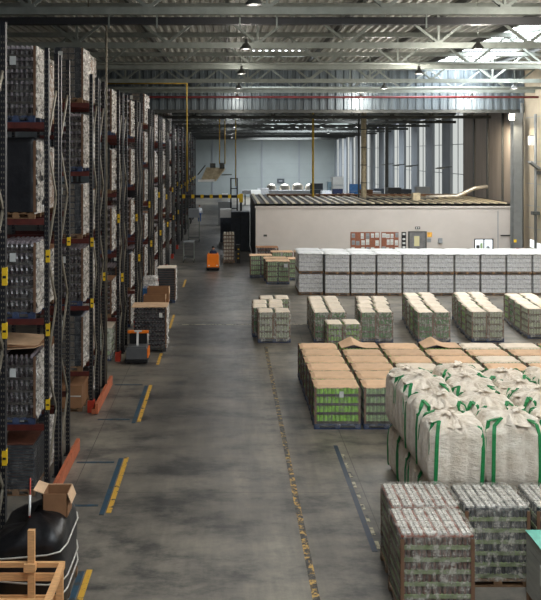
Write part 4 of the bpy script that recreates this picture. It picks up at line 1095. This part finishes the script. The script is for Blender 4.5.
# yellow and black height barrier
t = thing('height_barrier', 'black and yellow height barrier beam across the far aisle', 'barrier', (0, 66, 0)); b = MB()
n = 18; x0, x1 = -3.9, 1.25
MB().box(x0, x1, -.1, .1, 3.72, 3.94, 'black').obj('beam', t)
for i in range(7):
    x = x0+.3+i*(x1-x0-.5)/6.3; MB().box(x, x+.24, -.115, -.101, 3.68, 3.98, 'yellow').obj('yellow_mark', t)
MB().box(1.05, 1.2, -.1, .1, 0, 3.72, 'black').obj('post', t); MB().box(.98, 1.28, -.12, .12, 3.35, 4.05, 'yellow').obj('post_cap', t)
MB().box(-3.95, -3.8, -.1, .1, 0, 3.72, 'black').obj('post', t)
t = thing('mast_frame', 'black ladder-like frame rising above the height barrier', 'frame', (.6, 70, 0))
for x in (-.27, .27): MB().bar((x, 0, 0), (x, 0, 5.2), .12, .12, 'black').obj('rail', t)
for z in (1.5, 2.6, 3.6, 4.3, 5.15): MB().bar((-.27, 0, z), (.27, 0, z), .08, .08, 'black').obj('rung', t)
# hanging heater
t = thing('hanging_heater', 'tilted pale heater panel hanging above the far aisle', 'heater', (-.9, 60, 5.6))
b = MB(); q = [(-.98, -.5, -.22), (.1, -.5, -.2), (.75, .5, .62), (-.62, .5, .66)]   # skewed tray hanging with its long edge down
b.add(q+[(x, y+.06, z-.14) for x, y, z in q], [(0, 1, 2, 3), (7, 6, 5, 4), (0, 4, 5, 1), (1, 5, 6, 2), (2, 6, 7, 3), (3, 7, 4, 0)], 'pipe'); b.obj('panel', t)
MB().bar((-1.2, -.53, -.3), (.0, -.53, -.28), .1, .16, 'white').obj('front_lip', t)
MB().box(-.35, .05, .4, .7, .62, .95, 'trussdark').obj('motor', t); MB().box(.35, .72, .3, .6, .55, .98, 'trussdark').obj('motor', t)
MB().bar((-1.25, .1, .1), (-.7, .5, .8), .06, .06, 'trussdark').obj('side_arm', t); MB().bar((.5, .3, .1), (1.25, .3, .12), .06, .08, 'trussdark').obj('side_arm', t)
# far hall contents above the office roof
t = thing('wall_sign', 'small dark rectangular sign on the far blue grey wall', 'sign'); MB().box(8.6, 9.85, YE-.2, YE-.13, 2.3, 3.1, 'officedark').obj('sign_plate', t); MB().box(8.9, 9.5, YE-.21, YE-.2, 2.6, 2.8, 'pier').obj('mark', t)
t = thing('conveyor', 'long pale conveyor line crossing the far hall', 'conveyor', (0, 118, 0))
MB().box(2.2, 15.5, -.5, .5, 1.55, 2.1, 'whitetray').obj('conveyor_bed', t)
for x in (2.6, 5, 7.5, 10, 12.5, 15): MB().box(x-.08, x+.08, -.4, .4, 0, 1.55, 'trussdark').obj('leg', t)
tanks = [(6.6, 122, .7, 2.5, 'leftmost'), (8.6, 122, .8, 2.5, 'second'), (10.5, 122, .85, 2.6, 'third'), (12.3, 122, .7, 2.5, 'rightmost')]
for x, y, r, h, w in tanks:
    t = thing('process_tank', f'silver lidded tank behind the conveyor in the far hall, {w} of four', 'tank', (x, y, 0), 0, 'tanks in the far hall')
    b = MB(); b.lathe(0, 0, [(r, .3), (r, h), (r*.6, h+.3), (.1, h+.4)], 'silver', 16); b.obj('vessel', t)
    for k in range(3):
        a = k*2.094; MB().bar((r*.8*math.cos(a), r*.8*math.sin(a), 0), (r*.8*math.cos(a), r*.8*math.sin(a), .32), .1, .1, 'trussdark').obj('leg', t)
boxes = [(12.0, 110, 1.5, 2.4, 'officedark', 'dark machine housing'), (14.2, 108, 1.7, 2.6, 'paleblue', 'pale blue machine housing'), (14.0, 104, 1.2, 3.2, 'white', 'white stack of goods'), (15.6, 100, 1.2, 2.6, 'blue', 'blue stack of crates'),
         (13.2, 98, 1.1, 2.2, 'navy', 'dark stack of crates'), (11.6, 96, 1.0, 2.1, 'whitetray', 'white low stack'), (16.6, 90, 1.0, 2.5, 'officedark', 'dark stack of crates'), (15.2, 86, 1.3, 2.3, 'noticegrey', 'grey machine housing'),
         (12.4, 84, 1.1, 2.3, 'canbrown', 'brown stack of goods'), (14.4, 80, 1.0, 2.6, 'whitetray', 'white stack of packs'), (16.4, 76, 1.1, 2.9, 'officedark', 'dark machine housing'), (12.2, 72, 1.0, 3.0, 'cardpost', 'brown stack of cartons'), (14.2, 70, 1.0, 3.2, 'darkpack', 'dark stack of cartons'), (16.2, 68, 1.0, 3.4, 'noticegrey', 'grey stack of cartons'), (4.4, 100, 1.2, 2.2, 'whitetray', 'white stack of packs'), (3.2, 92, 1.0, 2.3, 'white', 'white stack of goods')]
for i, (x, y, w, h, m, lab) in enumerate(boxes):
    h = min(4.6, h*1.3+.3); w *= 1.15
    t = thing('goods_stack', f'{lab} behind the office, {("%s" % ["the middle", "right of the banded column", "behind the pale blue housing", "near the wall panels", "beside the banded column", "left of the wall panels", "close to the wall panels", "before the wall panels", "right of the dark post", "in front of the panels", "beside the last pier", "nearest left of the piers", "nearest in the middle", "nearest by the right wall", "left end", "far left end"][i])}', 'stack', (x, y, 0), R.uniform(-.1, .1), 'stacks behind the office')
    n = 4
    for q in range(n): MB().box(-w/2+R.uniform(0, .04), w/2-R.uniform(0, .04), -.5, .5, .14+(h-.14)*q/n, .14+(h-.14)*(q+.93)/n, m).obj('box_layer', t)
    link('pallet', pallet_mesh(w, 1.0), t)
# wall mounted fittings on the piers (small lamps on arms)
for i, y in enumerate((67.5, 79.3, 85.3, 91)):
    t = thing('wall_bracket', f'small dark bracket lamp on the rear right wall, {["nearest", "second", "third", "farthest"][i]} one', 'bracket', (XW-.5, y-.4, 6.1), 0, 'bracket lamps on the rear wall')
    MB().bar((.3, 0, .1), (-.9, 0, .0), .08, .08, 'trussdark').obj('arm', t); MB().box(-1.0, -.3, -.18, .18, -.08, .02, 'column').obj('lamp_head', t)

# ------------------------------------------------------------------ floor paint
def line(x0, x1, y0, y1, m, label): tag(MB().box(x0, x1, y0, y1, .001, .006, m).obj('floor_line'), label, 'floor line', 'painted floor lines')
for y0, y1, w in ((12.6, 14.15, 'nearest, at the bottom of the photo'), (16.4, 19.4, 'in front of the nearest full rack'), (22.0, 25.5, 'in front of the second rack'), (28.0, 29.6, 'before the tall bottle pallet'), (33.8, 36.7, 'beside the open brown boxes'), (44.5, 47, 'beyond the narrow carton pallet')):
    line(-2.42, -2.32, y0, y1, 'lineyellow', f'yellow stripe on the left of the aisle, {w}')
    if y0 < 26: line(-2.55, -2.45, y0-.1, y1-.05, 'lineblue', f'blue stripe beside the yellow one, {w}')
for y, w in ((16.75, 'near side of the nearest blue bay'), (19.1, 'far side of the nearest blue bay'), (22.2, 'near side of the second blue bay'), (25.55, 'far side of the second blue bay')):
    line(-3.5, -2.63, y-.04, y+.04, 'lineblue', f'thin blue cross line, {w}')
line(1.38, 1.5, 12.4, 19.2, 'linepatchy', 'scuffed yellow line down the right of the aisle, nearest stretch')
line(1.38, 1.5, 19.3, 30.6, 'lineworn', 'heavily worn line down the right of the aisle, stretch by the green block')
line(2.62, 2.72, 14.8, 20.2, 'linenavy', 'dark blue line beside the can pallets and green block')
for i in range(9): line(2.73, 2.8, 14.9+i*.55, 15.2+i*.55, 'linepale', 'short pale dash along the dark blue line')
line(-2.2, 6.5, 34.6, 34.66, 'linepale', 'thin pale line crossing the aisle')

# ------------------------------------------------------------------ light
light('skylight_light', 'AREA', (14, 6, ZD-.05), 400, (.93, .97, 1), 3, shape='RECTANGLE', size_y=16)  # added roof light above the camera, out of view, for the foreground
light('skylight_light', 'AREA', (14, 42.4, ZD-.05), 1500, (.93, .97, 1), 3, shape='RECTANGLE', size_y=17)
light('skylight_light', 'AREA', (2.8, 6, ZD-.05), 350, (.93, .97, 1), 3, shape='RECTANGLE', size_y=16)  # second added roof light above the camera, also out of view
light('skylight_light', 'AREA', (9, 88, ZR-.05), 1500, (.92, .97, 1), 9, shape='RECTANGLE', size_y=7)
light('skylight_light', 'AREA', (9, 128, ZR-.05), 4000, (.93, .97, 1), 9, shape='RECTANGLE', size_y=11)
w = bpy.data.worlds.new('World'); bpy.context.scene.world = w; w.use_nodes = True
bg = w.node_tree.nodes['Background']; bg.inputs[0].default_value = (.80, .86, 1.0, 1); bg.inputs[1].default_value = .3

# ------------------------------------------------------------------ camera
cd = bpy.data.cameras.new('camera'); co = bpy.data.objects.new('camera', cd); C.objects.link(co)
co.location = (0, 0, H); co.rotation_euler = (math.pi/2, 0, 0)
cd.sensor_fit = 'HORIZONTAL'; cd.sensor_width = 36; cd.lens = 36*F/541
cd.shift_x = (270.5-227)/541; cd.shift_y = -(300-155)/541; cd.clip_end = 400
sc = bpy.context.scene; sc.camera = co
sc.view_settings.view_transform = 'Standard'; sc.view_settings.look = 'None'; sc.view_settings.exposure = 0.35; sc.view_settings.gamma = 1
sc.cycles.max_bounces = 8; sc.cycles.transparent_max_bounces = 12
